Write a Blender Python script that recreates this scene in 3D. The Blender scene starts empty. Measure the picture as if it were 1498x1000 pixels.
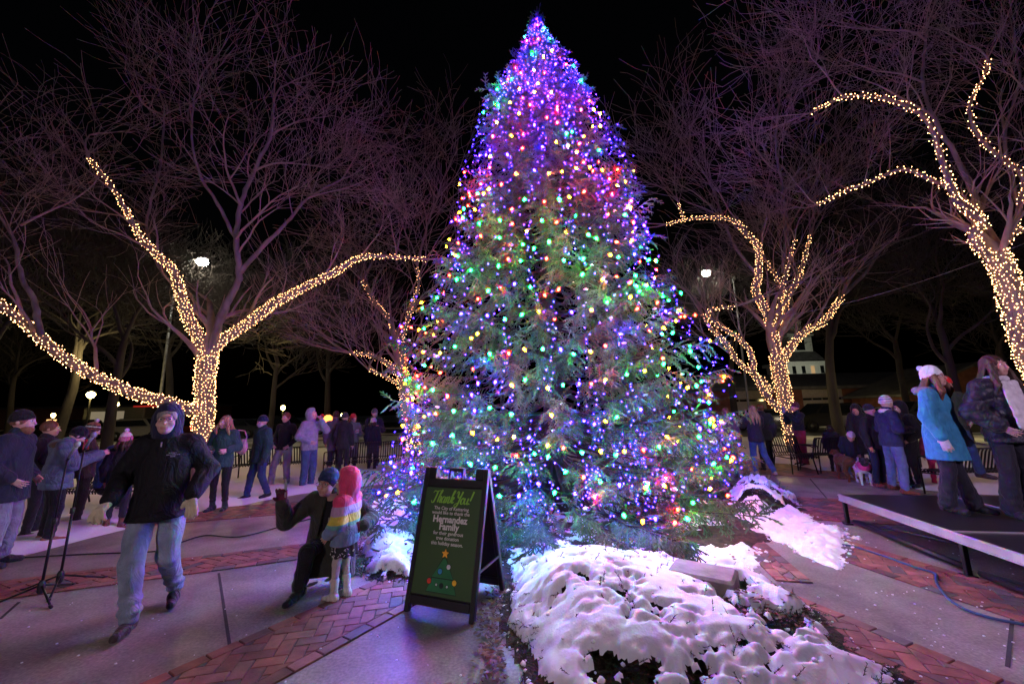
import bpy, math, random
import numpy as np
from mathutils import Vector, Matrix
random.seed(11); RNG = np.random.default_rng(11)
SC = bpy.context.scene
COL = SC.collection
PI = math.pi
# ------------------------------------------------------------------ camera model
CF, CH, CP, CR = 583.0, 1.66, math.atan(101/583.0), math.radians(1.25)
def ray(u, v):
    a0 = (u-749)/CF; b0 = (500-v)/CF
    a = a0*math.cos(CR)+b0*math.sin(CR); b = -a0*math.sin(CR)+b0*math.cos(CR)
    return a, math.cos(CP)-b*math.sin(CP), math.sin(CP)+b*math.cos(CP)
def G(u, v, z=0.0):
    x, y, k = ray(u, v); t = (z-CH)/k
    return Vector((x*t, y*t, z))
def AT(u, v, Y):
    x, y, k = ray(u, v); t = Y/y
    return Vector((x*t, Y, CH+k*t))
cam = bpy.data.cameras.new('camera'); camo = bpy.data.objects.new('camera', cam); COL.objects.link(camo)
cam.lens = 36*CF/1498; cam.sensor_width = 36; cam.clip_end = 1200; cam.clip_start = 0.05
camo.location = (0, 0, CH)
camo.rotation_mode = 'QUATERNION'
_fw = Vector((0, math.cos(CP), math.sin(CP))); _up = Vector((0, -math.sin(CP), math.cos(CP))); _rt = Vector((1, 0, 0))
# image axes: right0 = cos*R - sin*U ; up0 = sin*R + cos*U
_r2 = _rt*math.cos(CR)-_up*math.sin(CR); _u2 = _rt*math.sin(CR)+_up*math.cos(CR)
camo.rotation_quaternion = Matrix((( _r2.x, _u2.x, -_fw.x), (_r2.y, _u2.y, -_fw.y), (_r2.z, _u2.z, -_fw.z))).to_quaternion()
SC.camera = camo
# ------------------------------------------------------------------ object helpers
def tag(o, label=None, cat=None, group=None, kind=None):
    if label: o['label'] = label
    if cat: o['category'] = cat
    if group: o['group'] = group
    if kind: o['kind'] = kind
    return o
def empty(name, loc=(0, 0, 0), rz=0.0, label=None, cat=None, group=None):
    o = bpy.data.objects.new(name, None); COL.objects.link(o)
    o.location = loc; o.rotation_euler = (0, 0, rz); o.empty_display_size = .1
    return tag(o, label, cat, group)
def link(name, me, parent=None, loc=None, rot=None):
    o = bpy.data.objects.new(name, me); COL.objects.link(o)
    if parent: o.parent = parent
    if loc is not None: o.location = loc
    if rot is not None: o.rotation_euler = rot
    return o
def mesh_np(name, V, F, mats, parent=None, smooth=True, midx=None, cols=None):
    """V (n,3), F (m,k) array of one polygon size, or a list of polygons"""
    me = bpy.data.meshes.new(name)
    V = np.asarray(V, dtype=np.float32)
    if isinstance(F, np.ndarray):
        n, k = F.shape
        loops = F.astype(np.int32).ravel(); st = np.arange(0, n*k, k, dtype=np.int32)
    else:
        n = len(F); ln = np.array([len(f) for f in F], dtype=np.int32)
        loops = np.array([i for f in F for i in f], dtype=np.int32)
        st = np.concatenate([[0], np.cumsum(ln)[:-1]]).astype(np.int32)
    me.vertices.add(len(V)); me.vertices.foreach_set('co', V.ravel())
    me.loops.add(len(loops)); me.loops.foreach_set('vertex_index', loops)
    me.polygons.add(n); me.polygons.foreach_set('loop_start', st)
    if not isinstance(mats, (list, tuple)): mats = [mats]
    for m in mats: me.materials.append(m)
    if midx is not None: me.polygons.foreach_set('material_index', np.asarray(midx, dtype=np.int32))
    me.update(calc_edges=True)
    me.polygons.foreach_set('use_smooth', np.full(n, smooth))
    if cols is not None:
        ca = me.color_attributes.new('col', 'FLOAT_COLOR', 'POINT')
        c4 = np.ones((len(V), 4), dtype=np.float32); c4[:, :3] = cols
        ca.data.foreach_set('color', c4.ravel())
    return link(name, me, parent)
class MB:
    """collects simple solids, builds ONE mesh"""
    def __init__(s): s.V = []; s.F = []; s.M = []
    def add(s, V, F, mi=0):
        b = len(s.V); s.V += [tuple(v) for v in V]; s.F += [tuple(i+b for i in f) for f in F]; s.M += [mi]*len(F); return s
    def box(s, c, d, rz=0.0, M=None, mi=0, bev=0.0):
        hx, hy, hz = d[0]/2, d[1]/2, d[2]/2; c = Vector(c)
        R = M if M is not None else Matrix.Rotation(rz, 3, 'Z')
        if bev <= 0:
            P = [(x, y, z) for z in (-hz, hz) for (x, y) in ((-hx, -hy), (hx, -hy), (hx, hy), (-hx, hy))]
            F = [(3, 2, 1, 0), (4, 5, 6, 7), (0, 1, 5, 4), (1, 2, 6, 5), (2, 3, 7, 6), (3, 0, 4, 7)]
        else:
            b = min(bev, hx*.9, hy*.9, hz*.9); P = []; 
            for (z, i) in ((-hz, b), (-hz+b, 0), (hz-b, 0), (hz, b)):
                x, y = hx-i, hy-i
                P += [(-x+b, -y, z), (x-b, -y, z), (x, -y+b, z), (x, y-b, z), (x-b, y, z), (-x+b, y, z), (-x, y-b, z), (-x, -y+b, z)]
            F = [tuple(range(7, -1, -1)), tuple(range(24, 32))]
            for l in range(3):
                for k in range(8): F.append((l*8+k, l*8+(k+1) % 8, l*8+8+(k+1) % 8, l*8+8+k))
        return s.add([c+R@Vector(p) for p in P], F, mi)
    def tube(s, pts, rad, n=8, mi=0, cap=True):
        pts = [Vector(p) for p in pts]; m = len(pts)
        if not hasattr(rad, '__len__'): rad = [rad]*m
        V = []; F = []; t0 = (pts[1]-pts[0]).normalized()
        up = Vector((0, 0, 1)) if abs(t0.z) < .9 else Vector((1, 0, 0))
        a = t0.cross(up).normalized()
        for i, p in enumerate(pts):
            t = (pts[min(i+1, m-1)]-pts[max(i-1, 0)]).normalized()
            a = (a-t*a.dot(t)).normalized(); b = t.cross(a)
            for k in range(n):
                an = 2*PI*k/n; V.append(p+(a*math.cos(an)+b*math.sin(an))*rad[i])
        for i in range(m-1):
            for k in range(n): F.append((i*n+k, i*n+(k+1) % n, (i+1)*n+(k+1) % n, (i+1)*n+k))
        if cap: F.append(tuple(range(n-1, -1, -1))); F.append(tuple(range((m-1)*n, m*n)))
        return s.add(V, F, mi)
    def lathe(s, prof, c=(0, 0, 0), n=12, mi=0, M=None):
        c = Vector(c); V = []; F = []
        for (r, z) in prof:
            for k in range(n):
                p = Vector((r*math.cos(2*PI*k/n), r*math.sin(2*PI*k/n), z)); V.append(c+(M@p if M else p))
        for i in range(len(prof)-1):
            for k in range(n): F.append((i*n+k, i*n+(k+1) % n, (i+1)*n+(k+1) % n, (i+1)*n+k))
        F.append(tuple(range(n-1, -1, -1))); F.append(tuple(range((len(prof)-1)*n, len(prof)*n)))
        return s.add(V, F, mi)
    def build(s, name, mats, parent=None, smooth=False):
        o = mesh_np(name, np.array([tuple(v) for v in s.V]), s.F, mats, parent, smooth, s.M)
        return o
# ------------------------------------------------------------------ materials
def newmat(name):
    m = bpy.data.materials.new(name); m.use_nodes = True
    nt = m.node_tree; return m, nt, nt.nodes['Principled BSDF']
def mat(name, col, rough=.7, metal=0.0, var=.25, scale=8.0, bump=.3, bscale=60.0, spec=.4, sheen=0.0, bdist=.004, emit=None, es=0.0, attr=False, stretch=None, trans=0.0, crease=0.0):
    m, nt, b = newmat(name); N = nt.nodes; L = nt.links
    b.inputs['Roughness'].default_value = rough; b.inputs['Metallic'].default_value = metal
    b.inputs['Specular IOR Level'].default_value = spec
    if sheen: b.inputs['Sheen Weight'].default_value = sheen
    if trans: b.inputs['Transmission Weight'].default_value = trans
    tc = N.new('ShaderNodeTexCoord'); co = tc.outputs['Object']
    if stretch:
        mp = N.new('ShaderNodeMapping'); mp.inputs['Scale'].default_value = stretch; L.new(co, mp.inputs['Vector']); co = mp.outputs['Vector']
    ns = N.new('ShaderNodeTexNoise'); ns.inputs['Scale'].default_value = scale; ns.inputs['Detail'].default_value = 5; L.new(co, ns.inputs['Vector'])
    mx = N.new('ShaderNodeMix'); mx.data_type = 'RGBA'; mx.blend_type = 'MULTIPLY'; mx.inputs['Factor'].default_value = 1
    rp = N.new('ShaderNodeMapRange'); rp.inputs['From Min'].default_value = .3; rp.inputs['From Max'].default_value = .7
    rp.inputs['To Min'].default_value = 1-var; rp.inputs['To Max'].default_value = 1+var*.5
    L.new(ns.outputs['Fac'], rp.inputs['Value'])
    if attr:
        at = N.new('ShaderNodeAttribute'); at.attribute_name = 'col'; L.new(at.outputs['Color'], mx.inputs['A'])
    else: mx.inputs['A'].default_value = (*col, 1)
    L.new(rp.outputs['Result'], mx.inputs['B']); L.new(mx.outputs['Result'], b.inputs['Base Color'])
    if bump > 0:
        n2 = N.new('ShaderNodeTexNoise'); n2.inputs['Scale'].default_value = bscale; n2.inputs['Detail'].default_value = 4; L.new(co, n2.inputs['Vector'])
        bp = N.new('ShaderNodeBump'); bp.inputs['Strength'].default_value = bump; bp.inputs['Distance'].default_value = bdist
        L.new(n2.outputs['Fac'], bp.inputs['Height']); L.new(bp.outputs['Normal'], b.inputs['Normal'])
        if crease:
            mp2 = N.new('ShaderNodeMapping'); mp2.inputs['Scale'].default_value = (1, 1, .55); L.new(tc.outputs['Object'], mp2.inputs['Vector'])
            n3 = N.new('ShaderNodeTexNoise'); n3.inputs['Scale'].default_value = 9; n3.inputs['Detail'].default_value = 3; n3.inputs['Distortion'].default_value = 1.6; L.new(mp2.outputs['Vector'], n3.inputs['Vector'])
            b3 = N.new('ShaderNodeBump'); b3.inputs['Strength'].default_value = 1; b3.inputs['Distance'].default_value = crease; L.new(n3.outputs['Fac'], b3.inputs['Height']); L.new(b3.outputs['Normal'], bp.inputs['Normal'])
    if emit:
        b.inputs['Emission Color'].default_value = (*emit, 1); b.inputs['Emission Strength'].default_value = es
    return m
_cm = {}
def cloth(col, rough=.85, bump=.35, bscale=140, name='fabric', sheen=.15, spec=.25, scale=14, var=.22):
    k = (tuple(col), rough, bump, bscale)
    if k not in _cm: _cm[k] = mat(name, col, rough, 0, var, scale, bump, bscale, spec, sheen, crease=.035)
    return _cm[k]
def emis(name, col, st, sample=True):
    m, nt, b = newmat(name)
    b.inputs['Base Color'].default_value = (*[c*.5 for c in col], 1)
    b.inputs['Emission Color'].default_value = (*col, 1); b.inputs['Emission Strength'].default_value = st
    b.inputs['Roughness'].default_value = .3
    if not sample: m.cycles.emission_sampling = 'NONE'
    return m
M = {}
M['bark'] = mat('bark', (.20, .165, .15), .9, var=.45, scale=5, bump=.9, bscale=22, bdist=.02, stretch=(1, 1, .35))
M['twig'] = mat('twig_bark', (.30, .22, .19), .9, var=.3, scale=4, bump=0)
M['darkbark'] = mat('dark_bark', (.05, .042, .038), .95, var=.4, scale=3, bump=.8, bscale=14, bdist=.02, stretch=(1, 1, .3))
M['needle'] = mat('needles', (.05, .1, .05), .6, attr=True, var=.3, scale=3, bump=0, spec=.3)
M['black'] = mat('black_metal', (.012, .012, .014), .38, .3, var=.3, bump=.1)
M['blackplastic'] = mat('black_plastic', (.014, .014, .015), .42, var=.3, bump=.15, bscale=200)
M['alu'] = mat('aluminium', (.62, .62, .64), .38, .75, var=.25, scale=3, bump=.15, bscale=30, stretch=(1, 1, 1))
M['wire'] = mat('green_wire', (.01, .05, .02), .5, bump=0)
M['warmwire'] = mat('brown_wire', (.05, .035, .025), .6, bump=0)
M['glass'] = mat('dark_glass', (.01, .012, .015), .08, var=0, bump=0, spec=.6)
M['steel'] = mat('galvanised_steel', (.3, .3, .31), .5, .6)
# ------------------------------------------------------------------ small noise (numpy)
_ph = RNG.uniform(0, 6.28, (40, 3)); _dr = RNG.normal(size=(40, 3)); _dr /= np.linalg.norm(_dr, axis=1)[:, None]
def snoise(X, Y, Z, f, o=0, n=7):
    r = 0
    for i in range(n):
        d = _dr[(i+o) % 40]; k = f*(.7+.12*i)
        r = r+np.sin(k*(X*d[0]+Y*d[1]+Z*d[2])+_ph[(i+o) % 40, 0]+1.3*np.sin(k*.6*(X*d[1]-Y*d[2]+Z*d[0])+_ph[(i+o) % 40, 1]))
    return r/n
_hs = RNG.random((256, 256)).astype(np.float32)
def vnoise(x, y, f):
    x = x*f; y = y*f; xi = np.floor(x).astype(int); yi = np.floor(y).astype(int); fx = x-xi; fy = y-yi
    fx = fx*fx*(3-2*fx); fy = fy*fy*(3-2*fy)
    g = lambda i, j: _hs[(xi+i) % 256, (yi+j) % 256]
    return (g(0, 0)*(1-fx)+g(1, 0)*fx)*(1-fy)+(g(0, 1)*(1-fx)+g(1, 1)*fx)*fy
def fbm(x, y, f, o=4):
    r = 0; a = .5
    for i in range(o): r = r+a*vnoise(x+13.7*i, y-7.1*i, f*2**i); a *= .5
    return r/(1-.5**o)
# ------------------------------------------------------------------ signed-distance sculpting -> surface nets
class SDF:
    def __init__(s, lo, hi, h):
        s.lo = np.array(lo, float)-2.5*h; s.h = h
        n = np.ceil((np.array(hi)-s.lo)/h).astype(int)+4
        s.n = n; s.ax = [s.lo[i]+h*np.arange(n[i]) for i in range(3)]
        s.D = np.full(n, .25, dtype=np.float32)
    def blk(s, lo, hi):
        i0 = [int(max(0, math.floor((lo[i]-s.lo[i])/s.h))) for i in range(3)]
        i1 = [int(min(s.n[i], math.ceil((hi[i]-s.lo[i])/s.h)+1)) for i in range(3)]
        if any(i1[i] <= i0[i] for i in range(3)): return None
        sl = tuple(slice(a, b) for a, b in zip(i0, i1))
        P = np.meshgrid(*[s.ax[i][i0[i]:i1[i]].astype(np.float32) for i in range(3)], indexing='ij')
        return sl, P
    def _mix(s, sl, d, k, op):
        A = s.D[sl]
        if op == '+':
            hh = np.maximum(k-np.abs(A-d), 0)/k if k > 0 else 0
            s.D[sl] = np.minimum(A, d)-hh*hh*k*.25
        elif op == '-':
            d = -d; hh = np.maximum(k-np.abs(A-d), 0)/k if k > 0 else 0
            s.D[sl] = np.maximum(A, d)+hh*hh*k*.25
    def cap(s, a, b, ra, rb, k=.03, op='+', fl=1.0, R=None, flx=1.0):
        a = np.array(a, float); b = np.array(b, float); mr = max(ra, rb)*max(1, fl, flx)+k+s.h*2
        q = s.blk(np.minimum(a, b)-mr, np.maximum(a, b)+mr)
        if q is None: return s
        sl, (X, Y, Z) = q; ab = b-a; L2 = max(ab@ab, 1e-9)
        t = np.clip(((X-a[0])*ab[0]+(Y-a[1])*ab[1]+(Z-a[2])*ab[2])/L2, 0, 1)
        dx = X-(a[0]+t*ab[0]); dy = Y-(a[1]+t*ab[1]); dz = Z-(a[2]+t*ab[2])
        if fl != 1 or flx != 1: d = (np.sqrt((dx/flx)**2+(dy/fl)**2+dz*dz)-(ra+(rb-ra)*t))*min(fl, flx, 1)**.5
        else: d = np.sqrt(dx*dx+dy*dy+dz*dz)-(ra+(rb-ra)*t)
        s._mix(sl, d, k, op); return s
    def ell(s, c, r, k=.02, op='+', R=None):
        c = np.array(c, float); r = np.array(r, float); mr = r.max()+k+s.h*2
        q = s.blk(c-mr, c+mr)
        if q is None: return s
        sl, (X, Y, Z) = q; x = X-c[0]; y = Y-c[1]; z = Z-c[2]
        if R is not None:
            R = np.array(R); x, y, z = x*R[0, 0]+y*R[1, 0]+z*R[2, 0], x*R[0, 1]+y*R[1, 1]+z*R[2, 1], x*R[0, 2]+y*R[1, 2]+z*R[2, 2]
        k0 = np.sqrt((x/r[0])**2+(y/r[1])**2+(z/r[2])**2)+1e-6
        k1 = np.sqrt((x/r[0]**2)**2+(y/r[1]**2)**2+(z/r[2]**2)**2)+1e-6
        s._mix(sl, k0*(k0-1)/k1, k, op); return s
    def grid(s): return np.meshgrid(*[a.astype(np.float32) for a in s.ax], indexing='ij')
    def disp(s, f):
        s.D = s.D+f(*s.grid()); return s
    def cut(s, p, n):
        X, Y, Z = s.grid(); s.D = np.maximum(s.D, (X-p[0])*n[0]+(Y-p[1])*n[1]+(Z-p[2])*n[2]); return s
    def mesh(s):
        D = s.D; D[0] = D[-1] = .3; D[:, 0] = D[:, -1] = .3; D[:, :, 0] = D[:, :, -1] = .3
        ins = D < 0; n = s.n-1
        c = [ins[i:n[0]+i, j:n[1]+j, k:n[2]+k] for i in (0, 1) for j in (0, 1) for k in (0, 1)]
        cnt = sum(x.astype(np.int8) for x in c); act = (cnt > 0) & (cnt < 8)
        idx = np.full(act.shape, -1, dtype=np.int64); I = np.argwhere(act); idx[act] = np.arange(len(I))
        acc = np.zeros((len(I), 3)); w = np.zeros(len(I))
        corners = [(i, j, k) for i in (0, 1) for j in (0, 1) for k in (0, 1)]
        val = {cc: D[I[:, 0]+cc[0], I[:, 1]+cc[1], I[:, 2]+cc[2]] for cc in corners}
        for a in corners:
            for ax in range(3):
                if a[ax] == 0:
                    b = list(a); b[ax] = 1; b = tuple(b); va, vb = val[a], val[b]
                    m = (va < 0) != (vb < 0); t = np.where(m, va/np.where(m, va-vb, 1), 0)
                    p = np.array(a, float)[None, :].repeat(len(I), 0); p[:, ax] += t
                    acc += np.where(m[:, None], p, 0); w += m
        V = s.lo+s.h*(I+acc/np.maximum(w, 1)[:, None])
        F = []
        for ax in range(3):
            o1, o2 = [(1, 2), (2, 0), (0, 1)][ax]
            A = ins[tuple(slice(0, -1) if i == ax else slice(None) for i in range(3))]
            B = ins[tuple(slice(1, None) if i == ax else slice(None) for i in range(3))]
            E = np.argwhere(A != B); sgn = A[E[:, 0], E[:, 1], E[:, 2]]
            e1 = np.zeros(3, int); e1[o1] = 1; e2 = np.zeros(3, int); e2[o2] = 1
            ok = (E[:, o1] > 0) & (E[:, o2] > 0) & (E[:, o1] < s.n[o1]-1) & (E[:, o2] < s.n[o2]-1); E = E[ok]; sgn = sgn[ok]
            g = lambda Q: idx[Q[:, 0], Q[:, 1], Q[:, 2]]
            q = np.stack([g(E-e1-e2), g(E-e2), g(E), g(E-e1)], 1)
            q = np.where(sgn[:, None], q, q[:, ::-1]); F.append(q[(q >= 0).all(1)])
        return V, np.concatenate(F)
    def build(s, name, mats, parent, mf=None):
        V, F = s.mesh()
        if len(F) == 0: return None
        mi = None
        if mf is not None:
            C = V[F].mean(1); mi = mf(C)
        return mesh_np(name, V, F, mats, parent, True, mi)
# ================================================================== ground
def polyd(px, py, poly):
    """signed distance to polygon, positive inside"""
    P = np.array(poly, float); n = len(P); d = np.full(px.shape, 1e9); ins = np.zeros(px.shape, bool)
    for i in range(n):
        a = P[i]; b = P[(i+1) % n]; ab = b-a
        t = np.clip(((px-a[0])*ab[0]+(py-a[1])*ab[1])/(ab@ab), 0, 1)
        d = np.minimum(d, np.hypot(px-a[0]-t*ab[0], py-a[1]-t*ab[1]))
        c = ((a[1] > py) != (b[1] > py)) & (px < (b[0]-a[0])*(py-a[1])/(b[1]-a[1]+1e-12)+a[0]); ins ^= c
    return np.where(ins, d, -d)
def gp(*uv): return [tuple(G(u, v)[:2]) for u, v in uv]
def concrete_mat():
    m, nt, b = newmat('concrete'); N = nt.nodes; L = nt.links
    tc = N.new('ShaderNodeTexCoord'); g = N.new('ShaderNodeNewGeometry')
    def noise(s, d=5, r=.55):
        n = N.new('ShaderNodeTexNoise'); n.inputs['Scale'].default_value = s; n.inputs['Detail'].default_value = d; n.inputs['Roughness'].default_value = r
        L.new(g.outputs['Position'], n.inputs['Vector']); return n.outputs['Fac']
    r1 = N.new('ShaderNodeValToRGB'); r1.color_ramp.elements[0].position = .32; r1.color_ramp.elements[0].color = (.12, .10, .085, 1)
    r1.color_ramp.elements[1].position = .68; r1.color_ramp.elements[1].color = (.37, .33, .28, 1); L.new(noise(.9, 7, .62), r1.inputs['Fac'])
    r2 = N.new('ShaderNodeMapRange'); r2.inputs['From Min'].default_value = .35; r2.inputs['From Max'].default_value = .75; r2.inputs['To Min'].default_value = .72; r2.inputs['To Max'].default_value = 1.25
    L.new(noise(45, 3), r2.inputs['Value'])
    mx = N.new('ShaderNodeMix'); mx.data_type = 'RGBA'; mx.blend_type = 'MULTIPLY'; mx.inputs['Factor'].default_value = 1
    L.new(r1.outputs['Color'], mx.inputs['A']); L.new(r2.outputs['Result'], mx.inputs['B'])
    # salt / snow specks
    vo = N.new('ShaderNodeTexVoronoi'); vo.inputs['Scale'].default_value = 26; L.new(g.outputs['Position'], vo.inputs['Vector'])
    rs = N.new('ShaderNodeMapRange'); rs.inputs['From Min'].default_value = .06; rs.inputs['From Max'].default_value = .1; rs.inputs['To Min'].default_value = 1; rs.inputs['To Max'].default_value = 0
    L.new(vo.outputs['Distance'], rs.inputs['Value'])
    rq = N.new('ShaderNodeMapRange'); rq.inputs['From Min'].default_value = .56; rq.inputs['From Max'].default_value = .62; L.new(noise(1.7, 3), rq.inputs['Value'])
    mu = N.new('ShaderNodeMath'); mu.operation = 'MULTIPLY'; L.new(rs.outputs['Result'], mu.inputs[0]); L.new(rq.outputs['Result'], mu.inputs[1])
    m2 = N.new('ShaderNodeMix'); m2.data_type = 'RGBA'; L.new(mu.outputs[0], m2.inputs['Factor']); L.new(mx.outputs['Result'], m2.inputs['A']); m2.inputs['B'].default_value = (.6, .6, .6, 1)
    L.new(m2.outputs['Result'], b.inputs['Base Color'])
    rr = N.new('ShaderNodeMapRange'); rr.inputs['From Min'].default_value = .38; rr.inputs['From Max'].default_value = .62; rr.inputs['To Min'].default_value = .4; rr.inputs['To Max'].default_value = .85
    L.new(noise(.7, 5), rr.inputs['Value']); L.new(rr.outputs['Result'], b.inputs['Roughness'])
    bp = N.new('ShaderNodeBump'); bp.inputs['Strength'].default_value = .5; bp.inputs['Distance'].default_value = .004; L.new(noise(70, 4), bp.inputs['Height']); L.new(bp.outputs['Normal'], b.inputs['Normal'])
    return m
M['concrete'] = concrete_mat()
def lawn_mat():
    m, nt, b = newmat('snowy_lawn'); N = nt.nodes; L = nt.links; g = N.new('ShaderNodeNewGeometry')
    n = N.new('ShaderNodeTexNoise'); n.inputs['Scale'].default_value = .35; n.inputs['Detail'].default_value = 8; n.inputs['Roughness'].default_value = .65; L.new(g.outputs['Position'], n.inputs['Vector'])
    r = N.new('ShaderNodeValToRGB'); e = r.color_ramp.elements; e[0].position = .36; e[0].color = (.07, .065, .035, 1); e[1].position = .5; e[1].color = (.6, .6, .62, 1)
    L.new(n.outputs['Fac'], r.inputs['Fac']); L.new(r.outputs['Color'], b.inputs['Base Color']); b.inputs['Roughness'].default_value = .85
    bp = N.new('ShaderNodeBump'); bp.inputs['Strength'].default_value = .7; bp.inputs['Distance'].default_value = .05; L.new(n.outputs['Fac'], bp.inputs['Height']); L.new(bp.outputs['Normal'], b.inputs['Normal'])
    return m
M['lawn'] = lawn_mat()
def snow_mat():
    m, nt, b = newmat('snow'); N = nt.nodes; L = nt.links; g = N.new('ShaderNodeNewGeometry')
    b.inputs['Base Color'].default_value = (.8, .81, .84, 1); b.inputs['Roughness'].default_value = .55
    b.inputs['Subsurface Weight'].default_value = .25; b.inputs['Subsurface Radius'].default_value = (.03, .035, .04); b.inputs['Subsurface Scale'].default_value = .5
    h = None
    for s, st in ((9, .012), (60, .0025)):
        n = N.new('ShaderNodeTexNoise'); n.inputs['Scale'].default_value = s; n.inputs['Detail'].default_value = 5; L.new(g.outputs['Position'], n.inputs['Vector'])
        bp = N.new('ShaderNodeBump'); bp.inputs['Strength'].default_value = .8; bp.inputs['Distance'].default_value = st; L.new(n.outputs['Fac'], bp.inputs['Height'])
        if h: L.new(h, bp.inputs['Normal'])
        h = bp.outputs['Normal']
    L.new(h, b.inputs['Normal'])
    return m
M['snow'] = snow_mat()
M['asphalt'] = mat('asphalt', (.035, .035, .04), .75, var=.3, scale=.5, bump=.3, bscale=30)
M['brick'] = mat('paver_brick', (.3, .1, .07), .62, attr=True, var=.4, scale=9, bump=.6, bscale=70, spec=.45)
M['mortar'] = mat('dark_mortar', (.05, .045, .045), .9, bump=.3)
# plaza outline (beyond it lies snowy lawn)
PLAZA = [(-30, -25), (-14, -2)] + gp((-60, 842), (0, 822), (60, 806), (130, 787), (200, 770), (300, 752), (380, 733), (440, 722), (520, 712), (600, 704), (760, 690), (960, 678), (1110, 672), (1180, 688), (1260, 694), (1345, 716), (1420, 722), (1500, 726), (1650, 740)) + [(24, 2), (30, -25)]
def plaza_wob(x, y): return (fbm(x, y, .8, 4)-.5)*.9
def heightgrid(x0, x1, y0, y1, st, hf, name, m, thr=None, label=None, kind='structure', base=None, par=None):
    xs = np.arange(x0, x1+st/2, st); ys = np.arange(y0, y1+st/2, st); X, Y = np.meshgrid(xs, ys, indexing='ij'); Z = hf(X, Y)
    nx, ny = X.shape; I = np.arange(nx*ny).reshape(nx, ny)
    F = np.stack([I[:-1, :-1], I[1:, :-1], I[1:, 1:], I[:-1, 1:]], -1).reshape(-1, 4); V = np.stack([X, Y, Z], -1).reshape(-1, 3)
    if thr is not None:
        ok = (Z.reshape(-1)[F] > thr).any(1); F = F[ok]; u = np.unique(F); mp = np.zeros(len(V), int); mp[u] = np.arange(len(u)); V = V[u]; F = mp[F]
    o = mesh_np(name, V, F, m, par); 
    return tag(o, label, None, None, kind)
far = 420
o = mesh_np('ground', [(-far, -60, -.012), (far, -60, -.012), (far, far, -.012), (-far, far, -.012)], [(0, 1, 2, 3)], M['lawn'], None, False); tag(o, kind='structure')
P = np.array(PLAZA)
def plaza_mesh():
    o = mesh_np('plaza', np.c_[P, np.zeros(len(P))], [tuple(range(len(P)))], M['concrete'], None, False); tag(o, kind='structure'); return o
plaza_mesh()
# snow bank over lawn, along the plaza edge
def bank(X, Y):
    d = -polyd(X, Y, PLAZA)+plaza_wob(X, Y)*.7
    h = np.clip(d/.5, -1, 1); h = np.where(h > 0, h*h*(3-2*h), h)
    lump = .03+.075*fbm(X, Y, 2.1, 5)+.04*fbm(X+5, Y, 7, 3)
    fade = np.clip((9-d)/5, 0, 1)
    return h*lump*(.35+.65*fade)-.03+.02*fade
for (a, b, c, dd) in ((-22, -2.2, 4.3, 21.0), (3.2, 21, 5.0, 21.0)):
    heightgrid(a, b, c, dd, .11, bank, 'snow_bank', M['snow'], -.008)
st = mesh_np('street', [(-160, 33, .004), (160, 30, .004), (160, 44, .004), (-160, 46, .004)], [(0, 1, 2, 3)], M['asphalt'], None, False); tag(st, kind='structure')
pk = mesh_np('parking_lot', [(-70, 47, .004), (0, 47, .004), (0, 80, .004), (-70, 80, .004)], [(0, 1, 2, 3)], M['asphalt'], None, False); tag(pk, kind='structure')
k = MB()
k.box((0, 32.6, .06), (320, .25, .14), rz=-.0094); k.box((0, 46.0, .06), (320, .25, .14), rz=-.006); tag(k.build('kerb', M['concrete']), kind='structure')
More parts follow.
